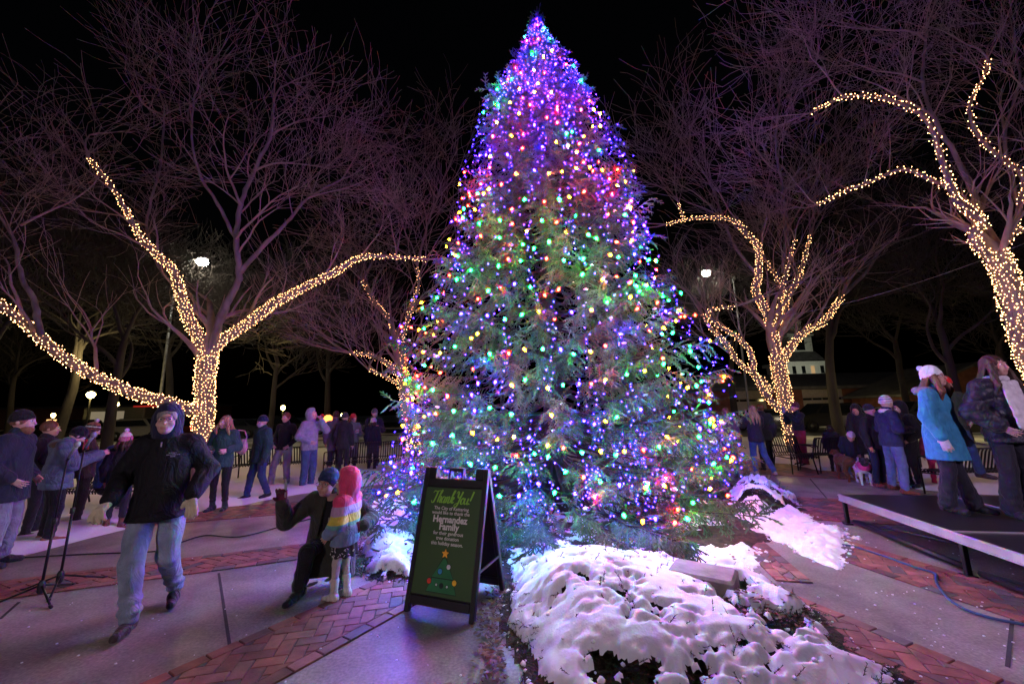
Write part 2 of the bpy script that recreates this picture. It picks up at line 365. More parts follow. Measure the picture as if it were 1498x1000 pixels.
# ---- brick bands
def clip(poly, x0, x1, y0, y1):
    for (ax, s, c) in ((0, 1, x0), (0, -1, x1), (1, 1, y0), (1, -1, y1)):
        out = []
        for i in range(len(poly)):
            p = poly[i]; q = poly[(i+1) % len(poly)]; dp = s*(p[ax]-c); dq = s*(q[ax]-c)
            if dp >= 0: out.append(p)
            if (dp >= 0) != (dq >= 0):
                t = dp/(dp-dq); out.append((p[0]+t*(q[0]-p[0]), p[1]+t*(q[1]-p[1])))
        poly = out
        if len(poly) < 3: return []
    return poly
BC = [(.27, .095, .07), (.30, .105, .075), (.22, .08, .06), (.18, .085, .075), (.13, .10, .10), (.32, .13, .1), (.23, .085, .07)]
def band(a, b, w, off=0, z=.004):
    """brick band: a->b is one long edge, w the width to its left (metres)"""
    a = Vector(a[:2]); b = Vector(b[:2]); L = (b-a).length; ex = (b-a)/L; ey = Vector((-ex.y, ex.x))
    to = lambda x, y: (a.x+ex.x*x+ey.x*y, a.y+ex.y*x+ey.y*y)
    V = []; F = []; C = []
    def put(poly):
        if len(poly) < 3: return
        cx = sum(p[0] for p in poly)/len(poly); cy = sum(p[1] for p in poly)/len(poly)
        ar = abs(sum(poly[i][0]*poly[(i+1) % len(poly)][1]-poly[(i+1) % len(poly)][0]*poly[i][1] for i in range(len(poly))))/2
        if ar < .0008: return
        col = random.choice(BC); f = random.uniform(.75, 1.15); col = tuple(c*f for c in col); n = len(poly); bs = len(V); dz = random.uniform(-.0015, .0015)
        area = sum(poly[i][0]*poly[(i+1) % n][1]-poly[(i+1) % n][0]*poly[i][1] for i in range(n))
        if area < 0: poly = poly[::-1]
        for (sc, zz) in ((.0, z-.002), (.0, z+.006+dz), (.004, z+.010+dz)):
            for p in poly:
                d = math.hypot(p[0]-cx, p[1]-cy)+1e-6; g_ = max(0, 1-(.004+sc)/d*1.3); V.append((*to(cx+(p[0]-cx)*g_, cy+(p[1]-cy)*g_), zz)); C.append(col)
        for l in (0, 1):
            for i in range(n): F.append((bs+l*n+i, bs+l*n+(i+1) % n, bs+(l+1)*n+(i+1) % n, bs+(l+1)*n+i))
        F.append(tuple(range(bs+2*n, bs+3*n)))
    bl, bw = .21, .105
    for y in (0, w-bw):
        x = -random.random()*bl
        while x < L: put(clip([(x, y), (x+bl, y), (x+bl, y+bw), (x, y+bw)], 0, L, 0, w)); x += bl
    # 45-degree herringbone in the middle
    c45 = math.cos(PI/4); R = int((L+w)/bw)+6
    for i in range(-R, R):
        for j in range(-R, R):
            # cells of the herringbone lattice: horizontal at (i,j) if (i-j)%4==0 ; vertical at if (i-j)%4==3..
            q = (i-j) % 4
            if q == 0: rc = (i, j, 2, 1)
            elif q == 3: rc = (i, j, 1, 2)
            else: continue
            x0, y0, ww, hh = [v*bw for v in rc]
            cx, cy = x0+ww/2, y0+hh/2; px = (cx-cy)*c45+L/2; py = (cx+cy)*c45+w/2
            if px < -.2 or px > L+.2 or py < -.2 or py > w+.2: continue
            pl = [((x-y)*c45+L/2, (x+y)*c45+w/2) for (x, y) in ((x0, y0), (x0+ww, y0), (x0+ww, y0+hh), (x0, y0+hh))]
            put(clip(pl, 0, L, bw, w-bw))
    o = mesh_np('brick_paving', np.array(V), F, M['brick'], None, False, cols=np.array(C)); tag(o, kind='structure')
    q = [to(0, 0), to(L, 0), to(L, w), to(0, w)]
    o2 = mesh_np('brick_paving_bed', [(*p, z-.001) for p in q], [(0, 1, 2, 3)], M['mortar'], None, False); tag(o2, kind='structure')
def gband(l0, l1, r0, z=.004, ext=(0, 0)):
    a = G(*l0); b = G(*l1); r = G(*r0); d = (b-a).normalized(); a = a-d*ext[0]; b = b+d*ext[1]
    n = Vector((-d.y, d.x, 0)); w = (r-a).dot(n)
    if w < 0: a, b = b, a; w = -w
    band(a, b, w, z=z)
gband((418, 992), (560, 912), (336, 944), ext=(.9, 1.6))            # front left spoke
gband((0, 878), (428, 820), (200, 826), z=.0045, ext=(2.5, 1.6))    # second left spoke
gband((1140, 862), (1480, 1000), (1185, 925), z=.004, ext=(.5, 1.0))
gband((1190, 806), (1498, 912), (1310, 812), z=.0046, ext=(.7, 3))
gband((1150, 758), (1245, 764), (1180, 728), z=.005, ext=(.5, .6))
gband((1120, 694), (1310, 706), (1180, 680), z=.0052, ext=(1.0, 1.5))
gband((300, 762), (420, 752), (330, 742), z=.005, ext=(1.2, 2.5))
gband((1085, 800), (1135, 850), (1120, 795), z=.0056, ext=(.3, .0))
# joints in the concrete
j = MB()
for (p, q) in (((320, 838), (336, 944)), ((1483, 885), (1474, 975)), ((1185, 700), (1215, 735)), ((0, 905), (28, 880))):
    a = G(*p); b = G(*q); d = (b-a); j.box((a+b)/2+Vector((0, 0, .001)), (d.length, .022, .004), rz=math.atan2(d.y, d.x))
tag(j.build('paving_joint', M['mortar']), kind='structure')
# ================================================================== planting bed, snow mounds
TX, TY = .72, 7.7
POLA = [(-.1, 4.6), (-.13, 4.2), (-.06, 3.6), (.0, 3.05), (.12, 2.8), (.5, 2.5), (1.2, 2.35), (2.1, 2.5), (2.3, 2.8), (2.12, 3.02), (2.3, 3.3), (2.1, 3.75), (2.0, 4.4), (1.6, 4.8), (.8, 5.0)]
POLB = gp((1075, 735), (1130, 735), (1185, 752), (1235, 780), (1250, 800), (1225, 833), (1180, 815), (1140, 795), (1090, 780))
POLC = gp((1075, 700), (1120, 705), (1160, 728), (1165, 745), (1110, 760), (1070, 740))
POLD = gp((520, 800), (560, 785), (615, 790), (610, 852), (560, 852), (530, 838))
POLE_ = gp((735, 800), (830, 790), (850, 850), (750, 845))
POLF = gp((395, 778), (440, 762), (470, 775), (440, 797), (405, 795))
POLG = gp((520, 735), (560, 715), (600, 730), (600, 775), (545, 780))
POLH = gp((1000, 800), (1090, 795), (1125, 815), (1090, 835), (1010, 840))
POLI = gp((1010, 835), (1100, 845), (1205, 905), (1190, 930), (1110, 900), (1040, 890))
def dm(X, Y, pol, wob=.25, f=2.6, o=0): return polyd(X, Y, pol)+(fbm(X+o, Y-o, f, 5)-.5)*wob
def ramp(d, w): 
    t = np.clip(d/w, 0, 1); return .5*np.sqrt(t*(2-t))+.5*t*t*(3-2*t)
def shrubh(X, Y):
    a = ramp(dm(X, Y, POLA, .3), .5)*(.13+.22*np.exp(-((X-.55)**2/.55+(Y-3.7)**2/.6))+.06*np.exp(-((X-1.5)**2/.3+(Y-3.1)**2/.2)))
    c = ramp(dm(X, Y, POLC, .3, 3, 3), .4)*.3
    d = ramp(dm(X, Y, POLD, .2, 4, 5), .35)*.16
    i = ramp(dm(X, Y, POLI, .2, 4, 7), .35)*.15
    return np.maximum.reduce([a, c, d, i])
def snowh(X, Y):
    h = shrubh(X, Y)
    n = fbm(X, Y, 3.4, 5); n2 = fbm(X+9, Y+4, 11, 3)
    hole = .6*fbm(X*1.3+3+.3*fbm(X, Y, 6, 2), Y*2.1+8, 2.6, 5)+.4*fbm(X*2+7, Y*3, 6, 3); hole = hole+.03*(fbm(X, Y, 20, 2)-.5)+.02*np.clip(X-.8, 0, 1)*(Y < 3.6)+.10*np.exp(-((X-.85)**2/.35+(Y-2.75)**2/.05))
    n3 = fbm(X+2, Y-3, 24, 3); th = .032+.030*n+.008*(n2-.3)+.006*n3
    # thin patches
    flat = np.maximum.reduce([ramp(dm(X, Y, POLB, .55, 3.4, 1), .22)*1.0, ramp(dm(X, Y, POLE_, .4, 4, 2), .3)*.8, ramp(dm(X, Y, POLF, .25, 5, 3), .15)*1.2,
                              ramp(dm(X, Y, POLG, .4, 4, 4), .3), ramp(dm(X, Y, POLH, .4, 5, 6), .25)*.8])
    rt = np.hypot(X-TX, Y-TY); under = np.clip((3.1-rt)/.6+(fbm(X, Y, 1.6, 4)-.5)*3, 0, 1)*.5
    cov = np.where(h > .03, 1.0, 0)*np.clip((.645-hole)/.15, -.6, 1)
    cov = np.where((h > .03) & (X > 1.55) & (Y > 3.0), np.clip((fbm(X-3, Y, 5, 4)-.44)/.08, -.6, 1), cov)
    cov = np.where((h > .03) & (X > 2.2) & (Y > 4.8), np.clip((fbm(X-3, Y, 4, 4)-.47)/.08, -.6, 1), cov)
    edge = np.clip((h-.045)/.05, -.6, 1)
    cc = np.minimum(cov, np.where(h > .03, edge, 1)); z = h*(.9+.2*fbm(X, Y, 2.6, 3))+np.where(cc > 0, np.clip(cc, 0, 1)**.65, cc)*th
    zf = flat*(.01+.10*n+.07*(n2-.25)+.025*fbm(X+2, Y-3, 24, 3))-.016
    zu = under*(.03+.08*n)-.012
    return np.where(h > .03, z, np.maximum(zf, zu))
def snow_surface():
    st = .017; xs = np.arange(-2.6, 4.9, st); ys = np.arange(2.3, 8.4, st); X, Y = np.meshgrid(xs, ys, indexing='ij')
    Z = snowh(X, Y); H = shrubh(X, Y); nx, ny = X.shape
    keep = np.where(H > .03, Z > H*(.9+.2*fbm(X, Y, 2.6, 3))+.002, Z > .004)
    I = np.arange(nx*ny).reshape(nx, ny); F = np.stack([I[:-1, :-1], I[1:, :-1], I[1:, 1:], I[:-1, 1:]], -1).reshape(-1, 4)
    ok = keep.reshape(-1)[F].any(1); F = F[ok]; 
    # puff the surface sideways a little so snow edges overhang
    V = np.stack([X+.02*(fbm(X, Y, 9, 2)-.5), Y-.02*(fbm(X+4, Y, 9, 2)-.5), Z], -1).reshape(-1, 3)
    u = np.unique(F); mp = np.zeros(len(V), int); mp[u] = np.arange(len(u)); V = V[u]; F = mp[F]
    o = mesh_np('snow', V, F, M['snow']); tag(o, 'lumpy fresh snow lying over the low shrubs and ground around the spruce', 'snow', kind='stuff')
snow_surface()
M['mulch'] = mat('mulch', (.05, .032, .02), .95, var=.6, scale=18, bump=1, bscale=50, bdist=.02)
heightgrid(-2.4, 4.6, 2.3, 9.5, .06, lambda X, Y: np.where((dm(X, Y, POLA, .3) > -.05) | (np.hypot(X-TX, Y-TY) < 3.2+.5*fbm(X, Y, 1, 3)) | (dm(X, Y, POLC, .3, 3, 3) > -.1) | (dm(X, Y, POLI, .2, 4, 7) > -.05), .012+.02*fbm(X, Y, 9, 3), -.02), 'mulch_soil', M['mulch'], .0)
# creeping shrubs under the snow: twigs clad in needles
def needles(S, E_, L, wd, dens, cols, jit=.25, ang=.9):
    """S,E_ (n,3) twig segments -> needle triangles"""
    D = E_-S; ln = np.linalg.norm(D, axis=1); D = D/np.maximum(ln, 1e-6)[:, None]
    cnt = np.maximum(2, (ln*dens).astype(int)); idx = np.repeat(np.arange(len(S)), cnt); n = len(idx)
    t = RNG.random(n); p = S[idx]+(E_-S)[idx]*t[:, None]
    r = RNG.normal(size=(n, 3)); r -= D[idx]*(r*D[idx]).sum(1)[:, None]; r /= np.linalg.norm(r, axis=1)[:, None]+1e-9
    a = ang+RNG.normal(size=n)*jit; d = D[idx]*np.cos(a)[:, None]+r*np.sin(a)[:, None]
    w = np.cross(d, RNG.normal(size=(n, 3))); w /= np.linalg.norm(w, axis=1)[:, None]+1e-9
    l = L[idx]*(.75+.5*RNG.random(n)) if hasattr(L, '__len__') else L*(.75+.5*RNG.random(n))
    V = np.empty((n, 3, 3), np.float32); V[:, 0] = p-w*wd/2; V[:, 1] = p+w*wd/2; V[:, 2] = p+d*l[:, None]
    C = np.repeat((cols[idx]*(.8+.4*RNG.random((n, 1))))[:, None, :], 3, 1)
    return V.reshape(-1, 3), np.arange(3*n).reshape(-1, 3), C.reshape(-1, 3)
def rods(S, E_, r, cols):
    """3-sided rods for many segments"""
    D = E_-S; D /= np.linalg.norm(D, axis=1)[:, None]+1e-9; a = np.cross(D, np.array([.31, .52, .79])); a /= np.linalg.norm(a, axis=1)[:, None]+1e-9; b = np.cross(D, a); n = len(S)
    r = np.broadcast_to(np.asarray(r, float), (n,))[:, None]; V = np.empty((n, 6, 3), np.float32)
    for k in range(3):
        o = (a*math.cos(2.094*k)+b*math.sin(2.094*k))*r; V[:, k] = S+o; V[:, 3+k] = E_+o*.7
    base = np.arange(n)[:, None]*6; F = np.concatenate([base+np.array([[0, 1, 4, 3]]), base+np.array([[1, 2, 5, 4]]), base+np.array([[2, 0, 3, 5]])])
    return V.reshape(-1, 3), F, np.repeat(cols, 6, 0)
def cover_shrub(pol, wob, f, o, n, label, seed, col=(.045, .07, .03)):
    P = np.array(pol); lo = P.min(0)-.1; hi = P.max(0)+.1; X = RNG.uniform(lo[0], hi[0], n); Y = RNG.uniform(lo[1], hi[1], n)
    d = dm(X, Y, pol, wob, f, o); k = d > -.03; X = X[k]; Y = Y[k]; d = d[k]; Z = shrubh(X, Y)
    z0 = Z*RNG.uniform(.1, .95, len(X)); S = np.stack([X, Y, z0], 1); an = RNG.uniform(0, 6.28, len(X)); L = RNG.uniform(.06, .13, len(X))
    E_ = S+np.stack([np.cos(an)*L, np.sin(an)*L-.02, RNG.uniform(-.03, .03, len(X))], 1)
    pk_ = RNG.random(len(X)) < .03; E_[:, 2] = np.where(pk_, Z*1.05+RNG.uniform(.03, .10, len(X)), np.minimum(E_[:, 2], np.maximum(.01, Z+.012)))
    cols = np.array(col)*RNG.uniform(.5, 1.3, (len(X), 1))*np.array([1, 1, 1]); br = RNG.random(len(X)) < .3; cols[br] = np.array([.085, .055, .03])*RNG.uniform(.6, 1.2, (br.sum(), 1))
    V1, F1, C1 = needles(S, E_, .018, .0035, 330, cols); V2, F2, C2 = rods(S, E_, .002, cols*.6)
    V = np.concatenate([V1, V2]); tri = [F1, F2[:, [0, 1, 2]]+len(V1), F2[:, [0, 2, 3]]+len(V1)]
    ob = mesh_np('shrub', V, np.concatenate(tri), M['needle'], None, False, cols=np.concatenate([C1, C2])); tag(ob, label, 'shrub', 'low shrubs in the bed'); return ob
def crumbs():
    V = []; F = []; n = 0
    t = (1+5**.5)/2; iv = np.array([(-1, t, 0), (1, t, 0), (-1, -t, 0), (1, -t, 0), (0, -1, t), (0, 1, t), (0, -1, -t), (0, 1, -t), (t, 0, -1), (t, 0, 1), (-t, 0, -1), (-t, 0, 1)])/1.9
    jf = [(0, 11, 5), (0, 5, 1), (0, 1, 7), (0, 7, 10), (0, 10, 11), (1, 5, 9), (5, 11, 4), (11, 10, 2), (10, 7, 6), (7, 1, 8), (3, 9, 4), (3, 4, 2), (3, 2, 6), (3, 6, 8), (3, 8, 9), (4, 9, 5), (2, 4, 11), (6, 2, 10), (8, 6, 7), (9, 8, 1)]
    X = RNG.uniform(-2.6, 4.9, 26000); Y = RNG.uniform(2.45, 8, 26000); Z = snowh(X, Y); e = 0.07
    near = np.maximum.reduce([snowh(X+e, Y), snowh(X-e, Y), snowh(X, Y+e), snowh(X, Y-e)]); edge = (Z < .006) & (near > .012); on = (Z > .02) & (RNG.random(26000) < .05)
    for i in np.where((edge & (RNG.random(26000) < .5)) | on)[0]:
        s = RNG.uniform(.005, .02)*(1 if edge[i] else .8); V.append(iv*(s*RNG.uniform(.7, 1.3, (12, 1)))*np.array([1.2, 1.1, .8])+np.array([X[i], Y[i], max(Z[i], .008)+s*.3])); F.append(np.array(jf)+n); n += 12
    for i in range(260):
        u = random.uniform(0, 1498); v = random.uniform(735, 1000)
        if random.random() < .5: u = random.uniform(1000, 1498)
        q = G(u, v); s = random.uniform(.003, .009); V.append(iv*s*np.array([1.2, 1.1, .6])+np.array([q.x, q.y, .012+s*.3])); F.append(np.array(jf)+n); n += 12
    o = mesh_np('snow', np.concatenate(V), np.concatenate(F), M['snow']); tag(o, 'loose crumbs of snow scattered on the paving and mounds', 'snow', kind='stuff')
crumbs()
s1 = cover_shrub(POLA, .3, 2.6, 0, 8000, 'wide low shrub buried under the big snow mound in front', 1)
s2 = cover_shrub(POLI, .2, 4, 7, 1800, 'green juniper poking through snow right of the stone block', 2, (.06, .12, .07))
s3 = cover_shrub(POLC, .3, 3, 3, 2600, 'rounded brown shrub topped with snow at far right of bed', 3, (.08, .07, .035))
s4 = cover_shrub(POLD, .2, 4, 5, 1800, 'small snowy shrub left of the thank you sign', 4)
# dead leaves along the edge of the bed
def leaves():
    n = 900; t = RNG.random(n); V = []; F = []; C = []
    for i in range(n):
        if i < 420: y = random.uniform(2.75, 4.3); x = -.12-abs(random.gauss(0, .09))+.04*math.sin(y*5)
        elif i < 620: p = G(random.uniform(1080, 1190), random.uniform(900, 935)); x, y = p.x, p.y
        else:
            a = random.uniform(PI*.9, PI*2.1); r = random.uniform(2.7, 3.5); x = TX+r*math.cos(a); y = TY+r*math.sin(a)
        z = max(.012, float(snowh(np.array([x]), np.array([y]))[0])+.004) if i >= 420 else .014; s = random.uniform(.012, .035); a = random.uniform(0, 6.28); b = len(V)
        R = Matrix.Rotation(a, 3, 'Z')@Matrix.Rotation(random.uniform(-.5, .5), 3, 'X')
        for q in ((-1, 0, 0), (-.3, -.45, .15), (.6, -.3, 0), (1, 0, .2), (.6, .35, .1), (-.3, .45, 0)): V.append(Vector((x, y, z))+R@(Vector(q)*s))
        F.append(tuple(range(b, b+6))); c = random.choice([(.12, .06, .03), (.17, .1, .05), (.08, .045, .03), (.2, .13, .08)]); C += [c]*6
    o = mesh_np('fallen_leaves', np.array([tuple(v) for v in V]), F, M['needle'], None, False, cols=np.array(C)); tag(o, 'scattered brown dead leaves along the edge of the planting bed', 'leaves', kind='stuff')
leaves()
# stone block with snow on top in the bed
b0 = G(1060, 905); M['stone'] = mat('limestone', (.34, .27, .23), .85, var=.3, scale=6, bump=.7, bscale=40, bdist=.01)
def block():
    b = MB(); c = Vector((1.62, 3.78, .13)); b.box(c, (.52, .36, .27), rz=-.6, bev=.02)
    o = b.build('stone_block', M['stone']); tag(o, 'pale stone block at the bed edge with snow on its top', 'stone')
block()
# ================================================================== the big spruce
_pz = np.array([0, .3, 1.2, 1.67, 2.97, 4.37, 5.87, 7.46, 9.15, 10.1, 10.55]); _pr = np.array([3.0, 3.05, 2.95, 2.8, 2.6, 2.28, 1.86, 1.34, .62, .22, .02])
def prof(z): return np.interp(z, _pz, _pr)
def RR(z, th):
    n = .07*np.sin(3*th+1.1*z+1)+.05*np.sin(5*th-1.7*z+2)+.05*np.sin(9*th+2.3*z)
    return prof(z)*(1+n)+.0
def spruce():
    root = empty('spruce_tree', (TX, TY, 0), 0, 'tall evergreen spruce covered in coloured lights at the middle of the plaza', 'tree')
    m = MB(); m.tube([(0, 0, -.05), (.02, 0, 2.5), (.0, .02, 6), (0, 0, 9), (0, 0, 10.6)], [.19, .15, .1, .045, .008], 12)
    m.build('trunk', M['darkbark'], root, True)
    S = []; E_ = []; NL = []; CO = []; BS = []; BE = []; BR = []
    specs = []
    zz = .22; ga = 0
    while zz < 10.35:
        r = float(prof(zz)); n = max(5, int(7+r*3.2)); 
        for k in range(n):
            th = ga+2*PI*k/n+random.uniform(-.2, .2); specs.append((zz+random.uniform(-.1, .1), th))
        ga += 1.1; zz += .26 if zz < 7 else .2
    cust = []
    # boughs that leave the outline, from the photograph's lower edge
    for (tip, zb) in ((Vector((1.55, 3.95, .12)), .75), (Vector((1.2, 4.25, .25)), .8), (Vector((1.8, 4.3, .3)), .8), (Vector((-1.75, 4.6, .12)), .7), (Vector((-1.95, 4.9, .45)), .8), (Vector((-2.35, 5.6, .95)), 1.2), (Vector((-2.1, 5.0, .8)), 1.1),
                      (Vector((3.3, 5.5, .45)), .8), (Vector((3.7, 6.3, .9)), 1.1), (Vector((2.9, 4.9, .4)), .8), (Vector((.2, 4.5, .35)), .8), (Vector((-.4, 4.6, .3)), .7)):
        cust.append((tip-Vector((TX, TY, 0)), zb))
    allb = []
    for (zb, th) in specs:
        zb = max(.15, zb); up = np.interp(zb, [.2, 1, 3, 6, 8.5, 10.4], [-.1, -.12, .0, .28, .62, 1.1])
        r = float(RR(min(10.5, zb+up*float(prof(zb))*.9), th))*random.uniform(.84, 1.08)
        tz = max(.14, zb+up*r)
        if zb > 9: r *= .8
        allb.append((np.array([0, 0, zb]), np.array([math.cos(th)*r, math.sin(th)*r, tz]), False, th))
    for (t, zb) in cust: allb.append((np.array([0, 0, zb]), np.array(t), True, math.atan2(t.y, t.x)))
    BLUE = np.array([.10, .165, .115]); GREEN = np.array([.085, .175, .05]); BROWN = np.array([.20, .14, .08])
    for (a, b, special, th) in allb:
        back = (math.sin(th) > .35) and not special
        L = np.linalg.norm(b-a); n = max(5, int(L/.22)); t = np.linspace(0, 1, n)[:, None]
        sag = -.10*L if a[2] < 8 else -.04*L
        P = a+(b-a)*t+np.array([0, 0, 1])*(sag*4*t*(1-t)*(1-.3*t))
        P += RNG.normal(size=P.shape)*.012*L*t*(1-t)*2
        if a[2] > 9.3: P = a+(b-a)*t
        BS.append(P[:-1]); BE.append(P[1:]); BR.append(np.linspace(.016+.006*L, .004, n-1))
        ax = (b-a)/L; side = np.cross(ax, [0, 0, 1]); side /= np.linalg.norm(side)+1e-9
        base = (BLUE*.55+GREEN*.45)*random.uniform(.7, 1.2)
        q = random.random()
        if q < .24: base = base*.4+BROWN*.6
        elif q < .5: base = GREEN*random.uniform(.9, 1.3)
        elif q < .65: base = BLUE*random.uniform(.9, 1.25)
        step = .047 if not back else .15
        s0 = .22 if a[2] < 8 else .12
        tt = max(s0, 1-1.35/L) if L > 1 else s0
        tvals = np.arange(tt, 1.0, step/L)
        droop = np.interp(a[2], [0, 1.5, 4, 8, 10], [.3, .45, .5, .2, -.15])
        for ti, tv in enumerate(tvals):
            x = tv*(n-1); i = min(int(x), n-2); p0 = P[i]+(P[i+1]-P[i])*(x-i)
            sd = side*(1 if ti % 2 else -1)
            ll = (.16+.40*(1-tv)*min(L, 2.2)*.6)*random.uniform(.7, 1.25)
            if L < 1: ll = .5*ll+.05
            d = ax*random.uniform(.55, .9)+sd*random.uniform(.5, .9)+np.array([0, 0, -droop*random.uniform(.5, 1.3)])
            if random.random() < .3: d = ax*.4+sd*.25*random.uniform(-1, 1)+np.array([0, 0, -1.0*droop-.2])
            if random.random() < .12: d = ax*.6+sd*.3+np.array([0, 0, .55])
            d /= np.linalg.norm(d); ns = max(2, int(ll/.052)); sp = ll/ns; p = p0.copy(); lat = [p.copy()]
            for s_ in range(ns):
                d = d+np.array([0, 0, -.11*droop])+RNG.normal(size=3)*.06; d /= np.linalg.norm(d); p = p+d*sp; p[2] = max(p[2], .03); lat.append(p.copy())
            lat = np.array(lat); S.append(lat[:-1]); E_.append(lat[1:]); c = base*random.uniform(.8, 1.2); CO.append(np.repeat(c[None], len(lat)-1, 0)); NL.append(np.full(len(lat)-1, .021))
            w = np.cross(d, [0, 0, 1]); w /= np.linalg.norm(w)+1e-9
            for s_ in range(0 if tv > .6 else 1, len(lat)-1):
                for sg in ((1, -1) if not back else (1,)):
                    tl = random.uniform(.045, .09)*(1.15-.5*s_/len(lat)); dd = (lat[s_+1]-lat[s_])/sp*.75+w*sg*.7+np.array([0, 0, random.uniform(-.35, .1)]); dd /= np.linalg.norm(dd)
                    e = lat[s_+1]+dd*tl; e[2] = max(e[2], .03); S.append(lat[s_+1][None]); E_.append(e[None]); CO.append((c*random.uniform(.9, 1.3))[None]); NL.append(np.array([.020]))
        S.append(P[-2:-1]); E_.append(P[-1:]); CO.append(base[None]*1.2); NL.append(np.array([.02]))
    # leader shoots
    for k in range(9):
        a = random.uniform(0, 6.28); h = random.uniform(.2, .45); z = random.uniform(9.9, 10.35); p = np.array([0, 0, z]); e = p+np.array([math.cos(a)*.16, math.sin(a)*.16, h]); S.append(p[None]); E_.append(e[None]); CO.append(BROWN[None]*1.2); NL.append(np.array([.02]))
    S.append(np.array([[0, 0, 10.2]])); E_.append(np.array([[.02, 0, 10.78]])); CO.append(BROWN[None]); NL.append(np.array([.02]))
    S = np.concatenate(S); E_ = np.concatenate(E_); CO = np.concatenate(CO); NL = np.concatenate(NL)
    dens = 360
    V1, F1, C1 = needles(S, E_, NL, .0066, dens, CO, ang=.75)
    print('spruce segs', len(S), 'needles', len(F1))
    mesh_np('foliage', V1, F1, M['needle'], root, False, cols=C1)
    BS = np.concatenate(BS); BE = np.concatenate(BE); BR = np.concatenate(BR)
    V2, F2, _ = rods(BS, BE, BR, np.zeros((len(BS), 3)))
    mesh_np('branches', V2, F2, M['darkbark'], root, False)
    V2, F2, C2 = rods(S, E_, np.full(len(S), .009), CO*.75)
    mesh_np('shoots', V2, F2, M['needle'], root, False, cols=C2)
    # snow clots sitting on boughs
    cl = MB(); pick = [i for i in RNG.permutation(len(S))[:9000] if .3 < S[i, 2] < 7 and S[i, 1] < .5 and math.hypot(S[i, 0], S[i, 1]) > .8*prof(S[i, 2])][:110]
    V = []; F = []
    for i in pick:
        c = Vector(S[i])+Vector((0, 0, .012)); s = random.uniform(.012, .036)*(1.3 if S[i, 2] < 3 else .9); b = len(V); nu, nv = 8, 5
        d = Vector(E_[i]-S[i]).normalized(); an = math.atan2(d.y, d.x); R = Matrix.Rotation(an, 3, 'Z')
        for v in range(nv+1):
            for u in range(nu):
                ph = PI*v/nv; k = s*random.uniform(.6, 1.3); V.append(c+R@Vector((math.cos(2*PI*u/nu)*math.sin(ph)*k*1.25, math.sin(2*PI*u/nu)*math.sin(ph)*k, math.cos(ph)*k*.55)))
        for v in range(nv):
            for u in range(nu): F.append((b+v*nu+u, b+(v+1)*nu+u, b+(v+1)*nu+(u+1) % nu, b+v*nu+(u+1) % nu))
    V = np.array([tuple(v) for v in V])+np.array([TX, TY, 0])
    o = mesh_np('snow', V, F, M['snow']); tag(o, 'small clots of snow caught on the spruce boughs', 'snow', kind='stuff')
    return root
spruce()
# ------------------------------------------------------------------ bulbs
BULB = {}
def bulb_mesh(key, mat_, r, l, n=6, sock=None):
    V = []; F = []
    prof_ = [(.45*r, 0), (r, l*.3), (.8*r, l*.65), (.1*r, l)]
    for (a, z) in prof_:
        for k in range(n): V.append((a*math.cos(2*PI*k/n), a*math.sin(2*PI*k/n), z))
    for i in range(3):
        for k in range(n): F.append((i*n+k, i*n+(k+1) % n, (i+1)*n+(k+1) % n, (i+1)*n+k))
    F.append(tuple(range(3*n, 4*n))); mi = [0]*len(F)
    b = len(V)
    if sock:
        for z in (-l*.35, .01*l):
            for k in range(n): V.append((.5*r*math.cos(2*PI*k/n), .5*r*math.sin(2*PI*k/n), z))
        for k in range(n): F.append((b+k, b+(k+1) % n, b+n+(k+1) % n, b+n+k)); mi.append(1)
        F.append(tuple(range(b+n-1, b-1, -1))); mi.append(1)
    me = bpy.data.meshes.new('bulb'); me.from_pydata(V, [], F); me.materials.append(mat_)
    if sock: me.materials.append(sock)
    me.polygons.foreach_set('material_index', mi); me.polygons.foreach_set('use_smooth', [True]*len(F)); me.update(); BULB[key] = me
C9 = {'red': ((1, .0026, .001), 800), 'green': ((.0012, 1, .03), 540), 'blue': ((.0024, .0008, 1), 1450), 'amber': ((1, .15, .0016), 370)}
for k_, (c_, s_) in C9.items(): bulb_mesh(k_, emis('lit_'+k_+'_bulb', c_, s_), .0195, .052, 7, M['wire'])
bulb_mesh('mini', emis('lit_blue_mini_bulb', (.0060, .0022, 1), 300), .0085, .02, 4)
bulb_mesh('warm', emis('lit_warm_mini_bulb', (1, .46, .18), 19), .0082, .02, 4)
def surf(th, z, f): r = float(RR(z, th))*f; return Vector((TX+math.cos(th)*r, TY+math.sin(th)*r, z))
def rotz(p, q):  # random hanging orientation
    return (random.uniform(1.9, 4.3), random.uniform(-.6, .6), random.uniform(0, 6.28))
def place(name, key, p, parent, rot=None):
    o = bpy.data.objects.new(name, BULB[key]); COL.objects.link(o); o.parent = parent; o.location = p-parent.location; o.rotation_euler = rot or rotz(0, 0); return o
